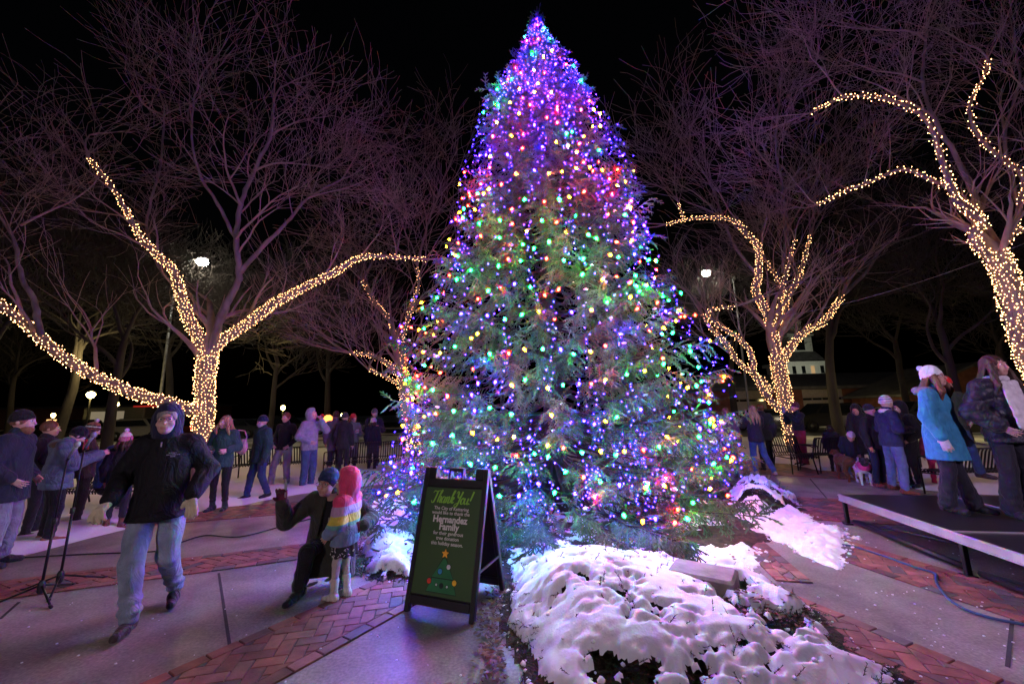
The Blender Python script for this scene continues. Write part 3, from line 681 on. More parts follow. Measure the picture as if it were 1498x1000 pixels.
def c9_string(z0, z1, label):
    root = empty('light_string', (TX, TY, z0), 0, label, 'string lights', 'large coloured bulb strings on the spruce')
    w = MB(); th0 = PI*1.5-1.95; th1 = PI*1.5+1.95; n = 0; pts = []; prev = None; rows = 2; cnt = 0
    for r_ in range(rows):
        zb = z0+(z1-z0)*(r_+.5)/rows; rr = float(prof(zb)); spac = .24; dth = spac/max(rr, .35); th = th0 if r_ % 2 == 0 else th1; sg = 1 if r_ % 2 == 0 else -1
        while th0-1e-6 <= th <= th1+1e-6:
            wob = .16*math.sin(th*3+zb*2)+.1*math.sin(th*7+zb)
            z = min(10.45, max(.35, zb+wob*min(1, rr/1.5)+random.uniform(-.07, .07))); p = surf(th, z, random.uniform(.9, 1.0))
            if random.random() > max(.35, abs(math.sin(th))): th += sg*dth; continue
            if cnt < 100: cnt += 1; place('bulb', random.choices(['red', 'green', 'blue', 'amber'], [9 if p.z > 9 else 4 if p.z > 2 else 2.2, 5 if p.z < 4.5 else 3, 3.4, 5 if p.x > 2 and p.z < 3 else 3.2])[0], p, root)
            q = [p] if prev is None else [prev.lerp(p, .33)-Vector((0, 0, .02)), prev.lerp(p, .66)-Vector((0, 0, .02)), p]
            pts += q; prev = p; th += sg*dth*random.uniform(.85, 1.15)
    w.tube([p-root.location for p in pts], .0032, 4); w.build('wire', M['wire'], root)
zz = [.35, 1.15, 1.9, 2.7, 3.5, 4.35, 5.2, 6.1, 7.1, 8.1, 9.1, 10.3]
nm = ['lowest', 'knee high', 'second lowest', 'chest high', 'lower middle', 'middle', 'upper middle', 'first upper', 'second upper', 'third upper', 'topmost']
for i in range(11):
    c9_string(zz[i], zz[i+1], 'string of large red green blue and amber bulbs, %s coil of the spruce' % nm[i])
def near_key(p): return (Vector(p)-Vector((0, 0, CH))).length
def string_from(pts, key, label, cat, group, wirem, wire_pts, root_loc, name='light_string', wr=.002):
    root = empty(name, root_loc, 0, label, cat, group)
    if wire_pts: 
        w = MB()
        for wp in wire_pts: w.tube([Vector(p)-Vector(root_loc) for p in wp], wr, 3, cap=False)
        w.build('wire', wirem, root)
    pts = sorted(pts, key=near_key)
    for p in pts[:100]: place('bulb', key, Vector(p), root)
    rest = pts[100:]
    if rest:
        me0 = BULB[key]; v0 = np.array([v.co[:] for v in me0.vertices]); f0 = [tuple(p.vertices) for p in me0.polygons]
        V = []; F = []; n0 = len(v0)
        Rs = [np.array(Matrix.Rotation(random.uniform(0, 3), 3, 'X')@Matrix.Rotation(random.uniform(0, 6), 3, 'Z')) for _ in range(16)]
        for i, p in enumerate(rest):
            V.append(v0@Rs[i % 16].T+np.array(Vector(p)-Vector(root_loc))); F += [tuple(j+i*n0 for j in f) for f in f0]
        o = mesh_np('bulbs', np.concatenate(V), F, me0.materials[0], root, True); tag(o, kind='stuff')
    return root
# blue mini strings: drop from the top, up and down the face of the tree
def mini_strings():
    K = 11; 
    names = ['far left side', 'left side', 'left shoulder', 'left front', 'front left of centre', 'front centre', 'front right of centre', 'right front', 'right shoulder', 'right side', 'far right side']
    for i in range(K):
        thc = PI*1.5+math.asin(max(-1, min(1, -.98+1.96*(i+.5)/K)))*1.08; pts = []; wp = []
        for s_ in range(2):
            th = thc+(s_-.5)*.16+random.uniform(-.06, .06); z = 10.45; w = [surf(th, z, .5)]; ph = random.uniform(0, 6)
            while z > .5:
                z -= (.11 if z > 2.0 else .08)*random.uniform(.6, 1.5)
                dense = z > 7.6
                tt = th+.07*math.sin(z*1.9+ph)+random.uniform(-.02, .02)*(3 if dense else 1)*(2.2/max(.4, float(prof(z))))*.7
                p = surf(tt, z, random.uniform(.86, 1.03)); w.append(p)
                if z > 8.4 and random.random() > .25+.5*float(prof(z)): continue
                if random.random() < .16 and 1.5 < z < 7: z -= .35
                pts.append(p)
                if dense:
                    for _ in range(1 if random.random() < .3 else 0): pts.append(surf(thc+random.uniform(-.2, .2), z+random.uniform(-.1, .1), random.uniform(.8, 1.02)))
                if z < 1.3 and 3 <= i <= 8 and random.random() < .8: pts.append(surf(thc+random.uniform(-.17, .17), z+random.uniform(-.1, .1), random.uniform(.8, .95)))
            wp.append(w)
        string_from(pts, 'mini', 'string of tiny blue bulbs dropping down the %s of the spruce' % names[i], 'string lights', 'small blue bulb strings on the spruce', M['wire'], wp, (TX, TY, 10.4))
mini_strings()
# ================================================================== bare trees
def grow(start, d, L, r, lvl, out, spread=.5, trop=.12):
    n = max(3, int(L/.28)); p = Vector(start); d = Vector(d).normalized(); pts = [p.copy()]; rad = [r]; bend = Vector((random.gauss(0, 1), random.gauss(0, 1), random.gauss(0, .7)))*.085
    for i in range(n):
        d = (d+bend+Vector((random.gauss(0, .13), random.gauss(0, .13), random.gauss(0, .11)+trop*.22*(1-d.z)))).normalized()
        p = p+d*(L/n); pts.append(p.copy()); rad.append(r*(1-.72*(i+1)/n))
    out.append((pts, rad))
    if lvl <= 0: return
    nb = {4: 5, 3: 6, 2: 5, 1: 4}.get(lvl, 5)
    for b in range(nb):
        t = random.uniform(.25, .98) if b else 1.0; i = min(int(t*n), n-1); q = pts[i].lerp(pts[i+1], t*n-i) if t < 1 else pts[-1]
        dd = (pts[i+1]-pts[i]).normalized(); ax = Vector((random.gauss(0, 1), random.gauss(0, 1), random.gauss(0, .5))); ax = (ax-dd*ax.dot(dd)).normalized()
        nd = (dd+ax*random.uniform(.45, 1.0)*spread*2+Vector((0, 0, .12))).normalized()
        rr = max(.0035, rad[i]*random.uniform(.45, .68)); grow(q, nd, L*random.uniform(.55, .85), rr, lvl-1, out, spread, trop)
def tubes_np(lines, minr=.0038):
    """many polylines -> one mesh, sides by radius"""
    V = []; F = []; b = 0
    for pts, rad in lines:
        n = 8 if rad[0] > .06 else (5 if rad[0] > .018 else 3)
        P = np.array([tuple(p) for p in pts]); T = np.gradient(P, axis=0); T /= np.linalg.norm(T, axis=1)[:, None]+1e-9
        a = np.cross(T, np.array([.83, .21, .37])); a /= np.linalg.norm(a, axis=1)[:, None]+1e-9; c = np.cross(T, a); an = 2*PI*np.arange(n)/n
        R = np.maximum(np.array(rad), minr)[:, None, None]
        W = P[:, None]+(a[:, None]*np.cos(an)[None, :, None]+c[:, None]*np.sin(an)[None, :, None])*R
        m = len(P); V.append(W.reshape(-1, 3)); I = b+np.arange(m*n).reshape(m, n); I2 = np.roll(I, -1, 1)
        F.append(np.stack([I[:-1], I2[:-1], I2[1:], I[1:]], -1).reshape(-1, 4)); b += m*n
    return np.concatenate(V), np.concatenate(F)
def smooth_line(P, n=6):
    """Catmull-Rom through (Vector, radius) list"""
    out = []; m = len(P)
    for i in range(m-1):
        p0 = P[max(i-1, 0)]; p1 = P[i]; p2 = P[i+1]; p3 = P[min(i+2, m-1)]
        for s in range(n):
            t = s/n; f = lambda a, b, c, d: .5*((2*b)+(-a+c)*t+(2*a-5*b+4*c-d)*t*t+(-a+3*b-3*c+d)*t**3)
            out.append((Vector([f(p0[0][k], p1[0][k], p2[0][k], p3[0][k]) for k in range(3)]), p1[1]+(p2[1]-p1[1])*t))
    out.append(P[-1]); return out
def lit_tree(label, slabel, Y, limbs, extra, scale_w, lit_from=0, crown_n=14, up=1.0, seed=1, L0=2.6, gnarl=.02):
    """limbs: list of (pixel polyline, width px start, width px end, Y offset end, lit?)"""
    random.seed(seed); base = None; TRK = []; LN = []; pts_l = []; wires = []; out = []
    for li, (pl, w0, w1, dy, lit) in enumerate(limbs):
        L = []
        for i, (u, v) in enumerate(pl):
            t = i/(len(pl)-1); y = Y+(dy[0]+(dy[1]-dy[0])*t); L.append((AT(u, v, y), (w0+(w1-w0)*t)/2/CF*y*.62))
        sm = smooth_line(L, 7)
        if li == 0:
            base = sm[0][0].copy()
            g = Vector((base.x-.02, base.y, -.05))
            if base.z > .05: sm = [(g, sm[0][1]*1.25), (g.lerp(base, .35), sm[0][1]*1.05)]+sm
        TRK.append(([p+Vector((random.gauss(0, gnarl), random.gauss(0, gnarl), 0))*(0 if i in (0,) else .5) for i, (p, r) in enumerate(sm)], [r*random.uniform(.93, 1.08) for p, r in sm]))
        if lit:
            # helix of bulbs
            S = [sm[0][0]]; cum = [0]
            for i in range(1, len(sm)): cum.append(cum[-1]+(sm[i][0]-sm[i-1][0]).length)
            tot = cum[-1]; s = 0; ang = random.uniform(0, 6); w = []
            while s < tot:
                i = min(np.searchsorted(cum, s, side='right')-1, len(sm)-2); f = (s-cum[i])/max(1e-6, cum[i+1]-cum[i]); p = sm[i][0].lerp(sm[i+1][0], f); r = sm[i][1]*(1-f)+sm[i+1][1]*f
                T = (sm[i+1][0]-sm[i][0]).normalized(); a = T.cross(Vector((.1, .9, .2))).normalized(); c = T.cross(a)
                q = p+(a*math.cos(ang)+c*math.sin(ang))*(r*1.06+.014)+Vector((random.gauss(0, 1), random.gauss(0, 1), random.gauss(0, 1)))*.018
                if q.z > .3: pts_l.append(q); w.append(q)
                st = max(.07, .078*Y/11); da = st/max(r, .03); da = min(da, 1.5); pitch = .078*max(1, Y/12); ang += da*random.uniform(.8, 1.2); s += pitch*da/(2*PI)*random.uniform(.8, 1.2)+(.012 if r < .06 else 0)
            if len(w) > 2: wires.append(w)
        # growth along and at the end
        m = len(sm)
        for k in range(extra[0] if li else extra[0]//2):
            i = random.randint(int(m*(.45 if li else .8)), m-1); p, r = sm[i]; T = (sm[i][0]-sm[i-1][0]).normalized(); ax = Vector((random.gauss(0, 1), random.gauss(0, .8), random.gauss(.5, .5))).normalized()
            grow(p, T*.6+ax*.8+Vector((0, 0, .3)), L0*random.uniform(.5, .9), max(.012, r*.42), 2, out, .45, .5)
        p, r = sm[-1]; T = (sm[-1][0]-sm[-3][0]).normalized()
        for k in range(2): grow(p, T+Vector((random.gauss(0, .3), random.gauss(0, .3), .15)), L0*.8, max(.015, r*.8), 2, out, .45, .4)
    # tall free crown
    for (u, v, y, dx, dz, ln, rr) in extra[1]:
        p = AT(u, v, y); grow(p, (dx, random.uniform(-.35, .35), dz), ln, rr, 3, out, .5, .12)
    root = empty('bare_tree', (base.x, base.y, 0), 0, label, 'tree')
    def loc(LL): return [([Vector(p)-root.location for p in a], b) for a, b in LL]
    V, F = tubes_np(loc(TRK)); mesh_np('trunk', V, F, M['bark'], root)
    V, F = tubes_np(loc(out), .0047*Y/11); mesh_np('crown', V, F, M['twig'], root, True)
    print(label[:20], 'twigs', len(out), 'bulbs', len(pts_l))
    if pts_l: string_from(pts_l, 'warm', slabel, 'string lights', 'warm white strings wound round the bare trees', M['warmwire'], wires, tuple(base), wr=.0025)
Z0 = (0, 0)
lit_tree('bare forked tree wound in warm lights, its low limb reaching far left', 'warm white lights wound round the wide forked tree at left', 11.2,
  [([(292, 668), (296, 630), (300, 590), (300, 550), (305, 520)], 36, 38, (0, 0), True),
   ([(297, 590), (280, 600), (250, 590), (205, 578), (165, 562), (130, 545), (90, 520), (50, 485), (15, 455), (-40, 420), (-90, 400)], 26, 18, (0, -2.6), True),
   ([(303, 525), (292, 495), (275, 465), (262, 420), (254, 395), (235, 378), (205, 345), (180, 300), (155, 262), (130, 232)], 26, 6, (0, -.8), True),
   ([(305, 525), (322, 500), (360, 475), (400, 445), (450, 418), (490, 398), (530, 376), (580, 376), (625, 379)], 24, 6, (0, .8), True),
   ([(306, 520), (318, 480), (332, 445), (350, 400), (345, 350), (352, 300), (372, 250), (395, 200), (400, 150)], 20, 6, (0, -.5), False),
   ([(350, 400), (385, 360), (420, 325), (450, 290), (500, 262)], 12, 4, (-.2, 1), False),
   ([(345, 350), (320, 300), (290, 250), (280, 180), (290, 120)], 10, 4, (-.2, -1.4), False),
   ([(60, 490), (50, 440), (30, 400), (20, 350), (-5, 310)], 14, 6, (-2, -2), False),
   ([(262, 420), (235, 395), (215, 330), (235, 240), (240, 170)], 9, 4, (-.2, 1), False)],
  (5, [(352, 300, 10.8, -.5, .8, 2.6, .04), (345, 350, 10.8, .3, .9, 2.4, .04), (372, 250, 10.8, .6, .6, 2.4, .035), (280, 180, 9.8, -.7, .5, 2.3, .03), (240, 170, 11.6, -.7, .5, 2.3, .03), (395, 200, 10.8, .5, .4, 2.0, .03), (450, 290, 11.5, .6, .4, 2.2, .03), (20, 350, 9.2, -.3, .9, 2.6, .03), (30, 330, 9.2, .7, .7, 2.6, .03), (215, 330, 11, -.8, .4, 2.6, .03)]), 1, seed=5)
lit_tree('bare tree with many twisting lit limbs between spruce and church', 'warm white lights wound round the twisting tree right of the spruce', 14.0,
  [([(1163, 668), (1157, 630), (1150, 590), (1142, 555), (1137, 520)], 26, 30, (0, 0), True),
   ([(1140, 600), (1120, 575), (1103, 545), (1098, 515), (1075, 490), (1050, 475), (1035, 455), (1075, 448)], 14, 5, (0, -.8), True),
   ([(1130, 575), (1108, 550), (1080, 530), (1060, 500), (1040, 480), (1028, 460)], 13, 7, (0, .7), True),
   ([(1137, 520), (1130, 485), (1118, 450), (1105, 425), (1110, 400), (1108, 360), (1090, 340), (1078, 325), (1050, 318), (1010, 320), (975, 328)], 20, 4, (0, -1.0), True),
   ([(1000, 320), (992, 295)], 4, 3, (-1, -1), True),
   ([(1135, 480), (1150, 440), (1132, 400), (1120, 380)], 10, 6, (0, .5), True),
   ([(1140, 450), (1160, 420), (1172, 395), (1185, 345)], 12, 6, (0, .5), True),
   ([(1140, 470), (1143, 430), (1150, 400), (1163, 350)], 10, 5, (0, -.5), True),
   ([(1142, 530), (1158, 505), (1180, 483), (1205, 470), (1232, 432)], 17, 10, (0, .5), True),
   ([(1232, 432), (1265, 400), (1295, 360), (1340, 345), (1390, 320)], 9, 3, (.5, 1), False),
   ([(1145, 400), (1150, 340), (1145, 280), (1135, 210), (1140, 150)], 9, 4, (0, 0), False),
   ([(1105, 400), (1070, 350), (1040, 270), (1010, 225)], 8, 3, (-.3, .8), False)],
  (4, [(1150, 340, 14, .5, .7, 3.0, .035), (1135, 250, 14, -.6, .6, 3, .035), (1145, 280, 14, .7, .5, 3, .035), (1040, 300, 14.5, -.6, .5, 2.6, .03), (1185, 345, 14.5, .5, .8, 2.6, .03), (1185, 345, 14.5, .8, .4, 2.8, .03)]), 1, seed=8, L0=2.8)
lit_tree('leaning bare tree wound in warm lights at the right edge', 'warm white lights wound round the leaning tree at far right', 8.6,
  [([(1575, 690), (1550, 610), (1510, 530), (1490, 470), (1475, 420), (1458, 370)], 46, 40, (0, 0), True),
   ([(1470, 400), (1440, 370), (1422, 345), (1437, 325), (1400, 292), (1380, 240), (1370, 205), (1350, 170), (1315, 150), (1280, 142), (1235, 142), (1185, 165)], 20, 5, (0, -.6), True),
   ([(1437, 325), (1405, 285), (1360, 262), (1320, 248), (1275, 265), (1235, 280), (1195, 300)], 14, 4, (0, .9), True),
   ([(1460, 372), (1480, 340), (1492, 300), (1498, 260), (1470, 235), (1440, 210), (1422, 180), (1420, 150), (1440, 110), (1445, 85)], 14, 5, (0, -.4), True),
   ([(1480, 340), (1510, 330), (1530, 300), (1545, 240)], 16, 8, (0, -.6), True),
   ([(1440, 330), (1410, 250), (1365, 170), (1350, 120), (1355, 40)], 14, 5, (.1, .4), False),
   ([(1490, 300), (1470, 200), (1490, 120), (1480, 40)], 10, 4, (.1, .4), False)],
  (5, [(1350, 120, 8.8, -.8, .4, 2.2, .028), (1355, 60, 8.9, -.7, .5, 2.2, .028), (1365, 170, 8.8, -.8, .35, 2.4, .03), (1470, 200, 8.8, .2, .9, 2.2, .03), (1445, 85, 8.2, -.4, .6, 1.8, .02), (1235, 142, 8, -.7, .5, 1.8, .02), (1195, 300, 9.3, -.8, .25, 1.8, .018), (1540, 180, 8, -.4, .8, 2, .02)]), 1, seed=3, L0=1.9)
lit_tree('small bare tree with lit limbs just left of the spruce', 'warm white lights wound round the tree half hidden by the spruce', 15.5,
  [([(610, 680), (600, 620), (592, 570), (588, 540)], 26, 24, (0, 0), True),
   ([(590, 555), (572, 535), (545, 520), (512, 516)], 13, 7, (0, -.6), True),
   ([(590, 550), (580, 500), (568, 465), (548, 440), (530, 410)], 12, 5, (0, .6), True),
   ([(592, 545), (588, 500), (600, 455), (612, 420), (610, 388)], 12, 5, (0, -.4), True),
   ([(580, 560), (560, 548), (540, 541)], 8, 5, (0, -1), True),
   ([(512, 516), (480, 506), (445, 495)], 5, 3, (-.6, -1), False),
   ([(610, 388), (625, 330), (640, 290)], 7, 4, (0, 0), False)],
  (5, [(610, 388, 15.5, -.5, .8, 3, .035), (580, 470, 15.5, -.8, .5, 3, .035), (640, 290, 15.5, -.5, .7, 2.8, .03), (600, 430, 15.5, .4, .9, 3.4, .035), (530, 410, 16, -.3, .9, 3, .03)]), 1, seed=4, L0=2.8)
# ---- dark unlit trees behind: three prototypes, copied
def proto_tree(seed, H, r, forks=5):
    random.seed(seed); out = []; trunk = []
    p = Vector((0, 0, -.1)); pts = [p.copy()]; d = Vector((random.gauss(0, .04), random.gauss(0, .04), 1))
    n = 9
    for i in range(n): d = (d+Vector((random.gauss(0, .035), random.gauss(0, .035), .05))).normalized(); p = p+d*(H*.45/n); pts.append(p.copy())
    trunk.append((pts, [r*(1.25 if i == 0 else 1)*(1-.4*i/n) for i in range(n+1)]))
    for k in range(forks):
        a = 2*PI*k/forks+random.uniform(-.4, .4); q = pts[-1-random.randint(0, 3)]; grow(q, (math.cos(a)*.55, math.sin(a)*.55, random.uniform(.7, 1.3)), H*.3, r*.42, 4 if forks < 7 else 3, out, .45, .3)
    return trunk, out
PT = []
for (sd, H, r, f) in ((21, 11, .2, 4), (22, 13, .24, 4), (23, 9, .15, 5)):
    tr, ou = proto_tree(sd, H, r, f); Vt, Ft = tubes_np(tr); Vc, Fc = tubes_np(ou, .01)
    PT.append((Vt, Ft, Vc, Fc))
TM = [None]*3
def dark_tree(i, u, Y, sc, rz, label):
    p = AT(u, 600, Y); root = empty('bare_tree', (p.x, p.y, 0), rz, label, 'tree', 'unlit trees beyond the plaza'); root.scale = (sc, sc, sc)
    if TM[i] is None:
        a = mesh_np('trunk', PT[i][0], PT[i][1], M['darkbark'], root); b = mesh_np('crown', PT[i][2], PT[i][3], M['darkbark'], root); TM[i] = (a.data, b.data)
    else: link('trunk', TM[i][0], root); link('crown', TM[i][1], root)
for a in ((1, 85, 20, 1.0, .3, 'dark bare tree far left behind the long low limb'), (0, 164, 16, 1.0, 1.3, 'dark straight trunk just left of the hooded walking man'), (2, 395, 24, 1.25, 2.1, 'dull many stemmed tree behind the man in the grey hoodie'),
          (1, 1222, 21, 1.1, .8, 'tall dark trunk standing right of the church steeple'), (0, 1405, 17, 1.0, 2.6, 'dark forked tree behind the two women on stage'), (2, 20, 27, 1.3, 4, 'dark tree behind the bearded man at left edge'),
          (1, 250, 30, 1.2, 5, 'dark tree beyond the parked cars behind the walker'), (0, 480, 32, 1.3, 3.3, 'dark tree beyond the lamp lit street left of spruce'), (1, 1075, 29, 1.1, 1.1, 'dark tree in front of the brick building near spruce'),
          (0, 1330, 27, 1.2, .2, 'dark tree before the brick gable right of the steeple'), (1, -60, 15, 1.0, 2.2, 'dark tree leaning in from the left edge'), (2, 1490, 22, 1.2, 1.9, 'dark tree at right edge beyond the benches')):
    dark_tree(*a)
random.seed(77)
# ================================================================== lamps, buildings, cars, benches
M['lampwhite'] = emis('lit_white_lamp', (1, .93, .72), 260); M['lampyel'] = emis('lit_yellow_lamp', (1, .72, .22), 42)
def tall_lamp(uv_head, uv_pole, Y, label, arm=1):
    h = AT(*uv_head, Y); q = AT(*uv_pole, Y); root = empty('street_lamp', (q.x, q.y, 0), 0, label, 'street lamp', 'tall white street lamps')
    m = MB(); H = h.z; m.tube([(0, 0, 0), (0, 0, .3), (0, 0, H-.4)], [.12, .085, .06], 8); m.build('pole', M['steel'], root, True)
    dx = h.x-q.x; m = MB(); m.tube([(0, 0, H-.5), (dx*.3, 0, H-.1), (dx*.7, 0, H+.1), (dx*.9, 0, H+.12)], .035, 6); m.build('arm', M['steel'], root, True)
    m = MB(); m.box((dx, 0, H+.12), (.7, .3, .14), bev=.04); m.build('lamp_head', M['steel'], root)
    m = MB(); m.lathe([(.06, -.36), (.24, -.28), (.34, -.1), (.25, .03)], (dx, 0, H+.02), 12); m.build('lamp_lens', M['lampwhite'], root, True)
tall_lamp((296, 381), (232, 600), 24, 'tall lamp post with bright white head left of spruce')
tall_lamp((1033, 398), (1096, 600), 30, 'tall lamp post with white head right of spruce')
def post_lamp(u, v, Y, label, r=.2):
    h = AT(u, v, Y); root = empty('post_lamp', (h.x, h.y, 0), 0, label, 'street lamp', 'yellow lamp posts across the park'); H = h.z
    m = MB(); m.tube([(0, 0, 0), (0, 0, .5), (0, 0, H-.2)], [.1, .06, .05], 8); m.build('pole', M['black'], root, True)
    m = MB(); m.lathe([(.06, -.24), (r*.8, -.12), (r, .02), (r*.7, .14), (.03, .2)], (0, 0, H), 12); m.build('lamp_globe', M['lampyel'], root, True)
    m = MB(); m.lathe([(r*1.25, .2), (.1, .3), (.02, .38)], (0, 0, H), 12); m.build('lamp_cap', M['black'], root, True)
for a in ((133, 577, 27, 'nearest yellow lamp post left of the walking man', .24), (170, 591, 36, 'middle yellow lamp post above the walker hood', .22), (181, 603, 45, 'small yellow lamp post, third in the row toward the walker', .2), (78, 607, 42, 'distant yellow lamp post above the man with short hair', .18), (414, 596, 38, 'yellow lamp post right of the man in black jacket', .19), (500, 607, 52, 'faint yellow lamp post left of spruce beyond red beanie', .12)):
    post_lamp(*a)
M['lantern'] = emis('lit_orange_lantern', (1, .3, .07), 3.2)
def lantern():
    h = AT(480, 612, 30); root = empty('orange_lantern', (h.x, h.y, 0), 0, 'glowing orange paper lantern on a post behind grey backed man', 'lantern')
    m = MB(); m.tube([(0, 0, 0), (0, 0, h.z-.4)], .03, 6); m.build('pole', M['black'], root, True)
    m = MB(); R = .3; m.lathe([(.12, -R*.9)]+[(R*math.sin(PI*t/10)+.02*(t % 2), -R*.9*math.cos(PI*t/10)) for t in range(2, 9)]+[(.12, R*.9)], (0, 0, h.z), 14); m.build('shade', M['lantern'], root, True)
lantern()
# ---- brick building at right
M['bbrick'] = mat('brick_wall', (.22, .085, .055), .9, var=.35, scale=2.5, bump=.4, bscale=12)
M['panel'] = mat('pale_wall_panel', (.42, .38, .33), .8, var=.2); M['roofm'] = mat('shingle_roof', (.09, .085, .09), .9, var=.4, scale=2, bump=.5, bscale=15)
M['winglow'] = emis('dim_lit_window', (1, .62, .3), .35); M['wframe'] = mat('window_frame', (.25, .24, .22), .6)
def brick_building():
    Y0 = 36.0; X0 = AT(1035, 600, Y0).x; X1 = AT(1600, 600, Y0).x; Hh = AT(1200, 565, Y0).z
    root = empty('brick_building', (X0, Y0, 0), 0, 'long low brick building with strip windows beyond the benches at right', 'building')
    W = X1-X0; D = 14; m = MB()
    wx = [(2.2, 3.1), (8.6, 3.6), (15.6, 3.6), (22.5, 3.6), (29.5, 3.6)]
    rows = [(Hh-2.3, 1.35), (.9, 1.15)]
    # front wall in strips so windows are real openings
    cur = 0
    for (x, w) in wx:
        m.box(((cur+x)/2, .15, Hh/2), (x-cur, .3, Hh)); cur = x+w
    m.box(((cur+W)/2, .15, Hh/2), (W-cur, .3, Hh)); m.box((W/2, D, Hh/2), (W, .3, Hh)); m.box((.15, D/2+.15, Hh/2), (.3, D-.3-.01, Hh)); m.box((W-.15, D/2+.15, Hh/2), (.3, D-.31, Hh))
    m.build('wall', M['bbrick'], root)
    for (x, w) in wx:
        p = MB(); zs = [0, rows[1][0], rows[1][0]+rows[1][1], rows[0][0], rows[0][0]+rows[0][1], Hh]
        for a in (0, 2, 4): p.box((x+w/2, .13, (zs[a]+zs[a+1])/2), (w-.01, .2, zs[a+1]-zs[a]))
        p.build('wall_panel', M['panel'], root)
        for (z, h) in rows:
            f = MB(); n = 4
            for i in range(n+1): f.box((x+.03+(w-.06)*i/n, .12, z+h/2), (.06, .1, h))
            f.box((x+w/2, .12, z+.03), (w-.1, .09, .06)); f.box((x+w/2, .12, z+h-.03), (w-.1, .09, .06)); fr = f.build('window', M['wframe'], root)
            g = MB(); g.box((x+w/2, .17, z+h/2), (w-.02, .02, h)); g.build('pane', M['glass'], fr)
            if random.random() < .5: g = MB(); i = random.randint(0, 3); g.box((x+w*(i+.5)/n, .3, z+h*.35), (w/n*.8, .05, h*.5)); g.build('lit_blind', M['winglow'], fr)
    r = MB(); e = 1.0; rh = 1.7
    V = [(-e, -e, Hh), (W+e, -e, Hh), (W+e, D+e, Hh), (-e, D+e, Hh), (4, D/2, Hh+rh), (W-4, D/2, Hh+rh)]; V2 = [(x, y, z-.25) if z == Hh else (x, y, z-.3) for x, y, z in V]
    r.add(V+V2[:4], [(0, 1, 5, 4), (1, 2, 5), (2, 3, 4, 5), (3, 0, 4), (0, 6, 7, 1), (1, 7, 8, 2), (2, 8, 9, 3), (3, 9, 6, 0), (9, 8, 7, 6)]); r.build('roof', M['roofm'], root)
    return Hh
brick_building()
def gable_building():
    Y0 = 30; a = AT(1330, 575, Y0); b = AT(1560, 575, Y0); apx = AT(1420, 533, Y0); W = b.x-a.x
    root = empty('brick_hall', (a.x, Y0, 0), 0, 'brick gabled hall behind the two women on stage', 'building'); Hh = a.z; ax = apx.x-a.x; D = 5.2
    m = MB(); m.add([(0, 0, 0), (W, 0, 0), (W, 0, Hh), (ax, 0, apx.z-.1), (0, 0, Hh), (0, D, 0), (W, D, 0), (W, D, Hh), (ax, D, apx.z-.1), (0, D, Hh)], [(0, 1, 2, 3, 4), (9, 8, 7, 6, 5), (1, 6, 7, 2), (5, 0, 4, 9)]); m.build('wall', M['bbrick'], root)
    r = MB()
    for (x0, z0, x1, z1) in ((-.8, Hh-.25, ax, apx.z), (ax, apx.z, W+.8, Hh-.3)):
        r.add([(x0, -.6, z0), (x1, -.6, z1), (x1, D, z1), (x0, D, z0), (x0, -.6, z0+.18), (x1, -.6, z1+.18), (x1, D, z1+.18), (x0, D, z0+.18)], [(0, 3, 2, 1), (4, 5, 6, 7), (0, 1, 5, 4), (3, 7, 6, 2), (0, 4, 7, 3), (1, 2, 6, 5)])
    r.build('roof', M['roofm'], root)
    for x in (2.0, W*.55, W*.8):
        f = MB(); f.box((x, -.03, 1.9), (1.6, .08, .08)); f.box((x, -.03, 3.1), (1.6, .08, .08)); f.box((x-.8, -.03, 2.5), (.08, .08, 1.2)); f.box((x+.8, -.03, 2.5), (.08, .08, 1.2)); f.box((x, -.03, 2.5), (.06, .07, 1.1)); fr = f.build('window', M['wframe'], root)
        g = MB(); g.box((x, -.01, 2.5), (1.55, .03, 1.15)); g.build('pane', M['glass'], fr)
gable_building()
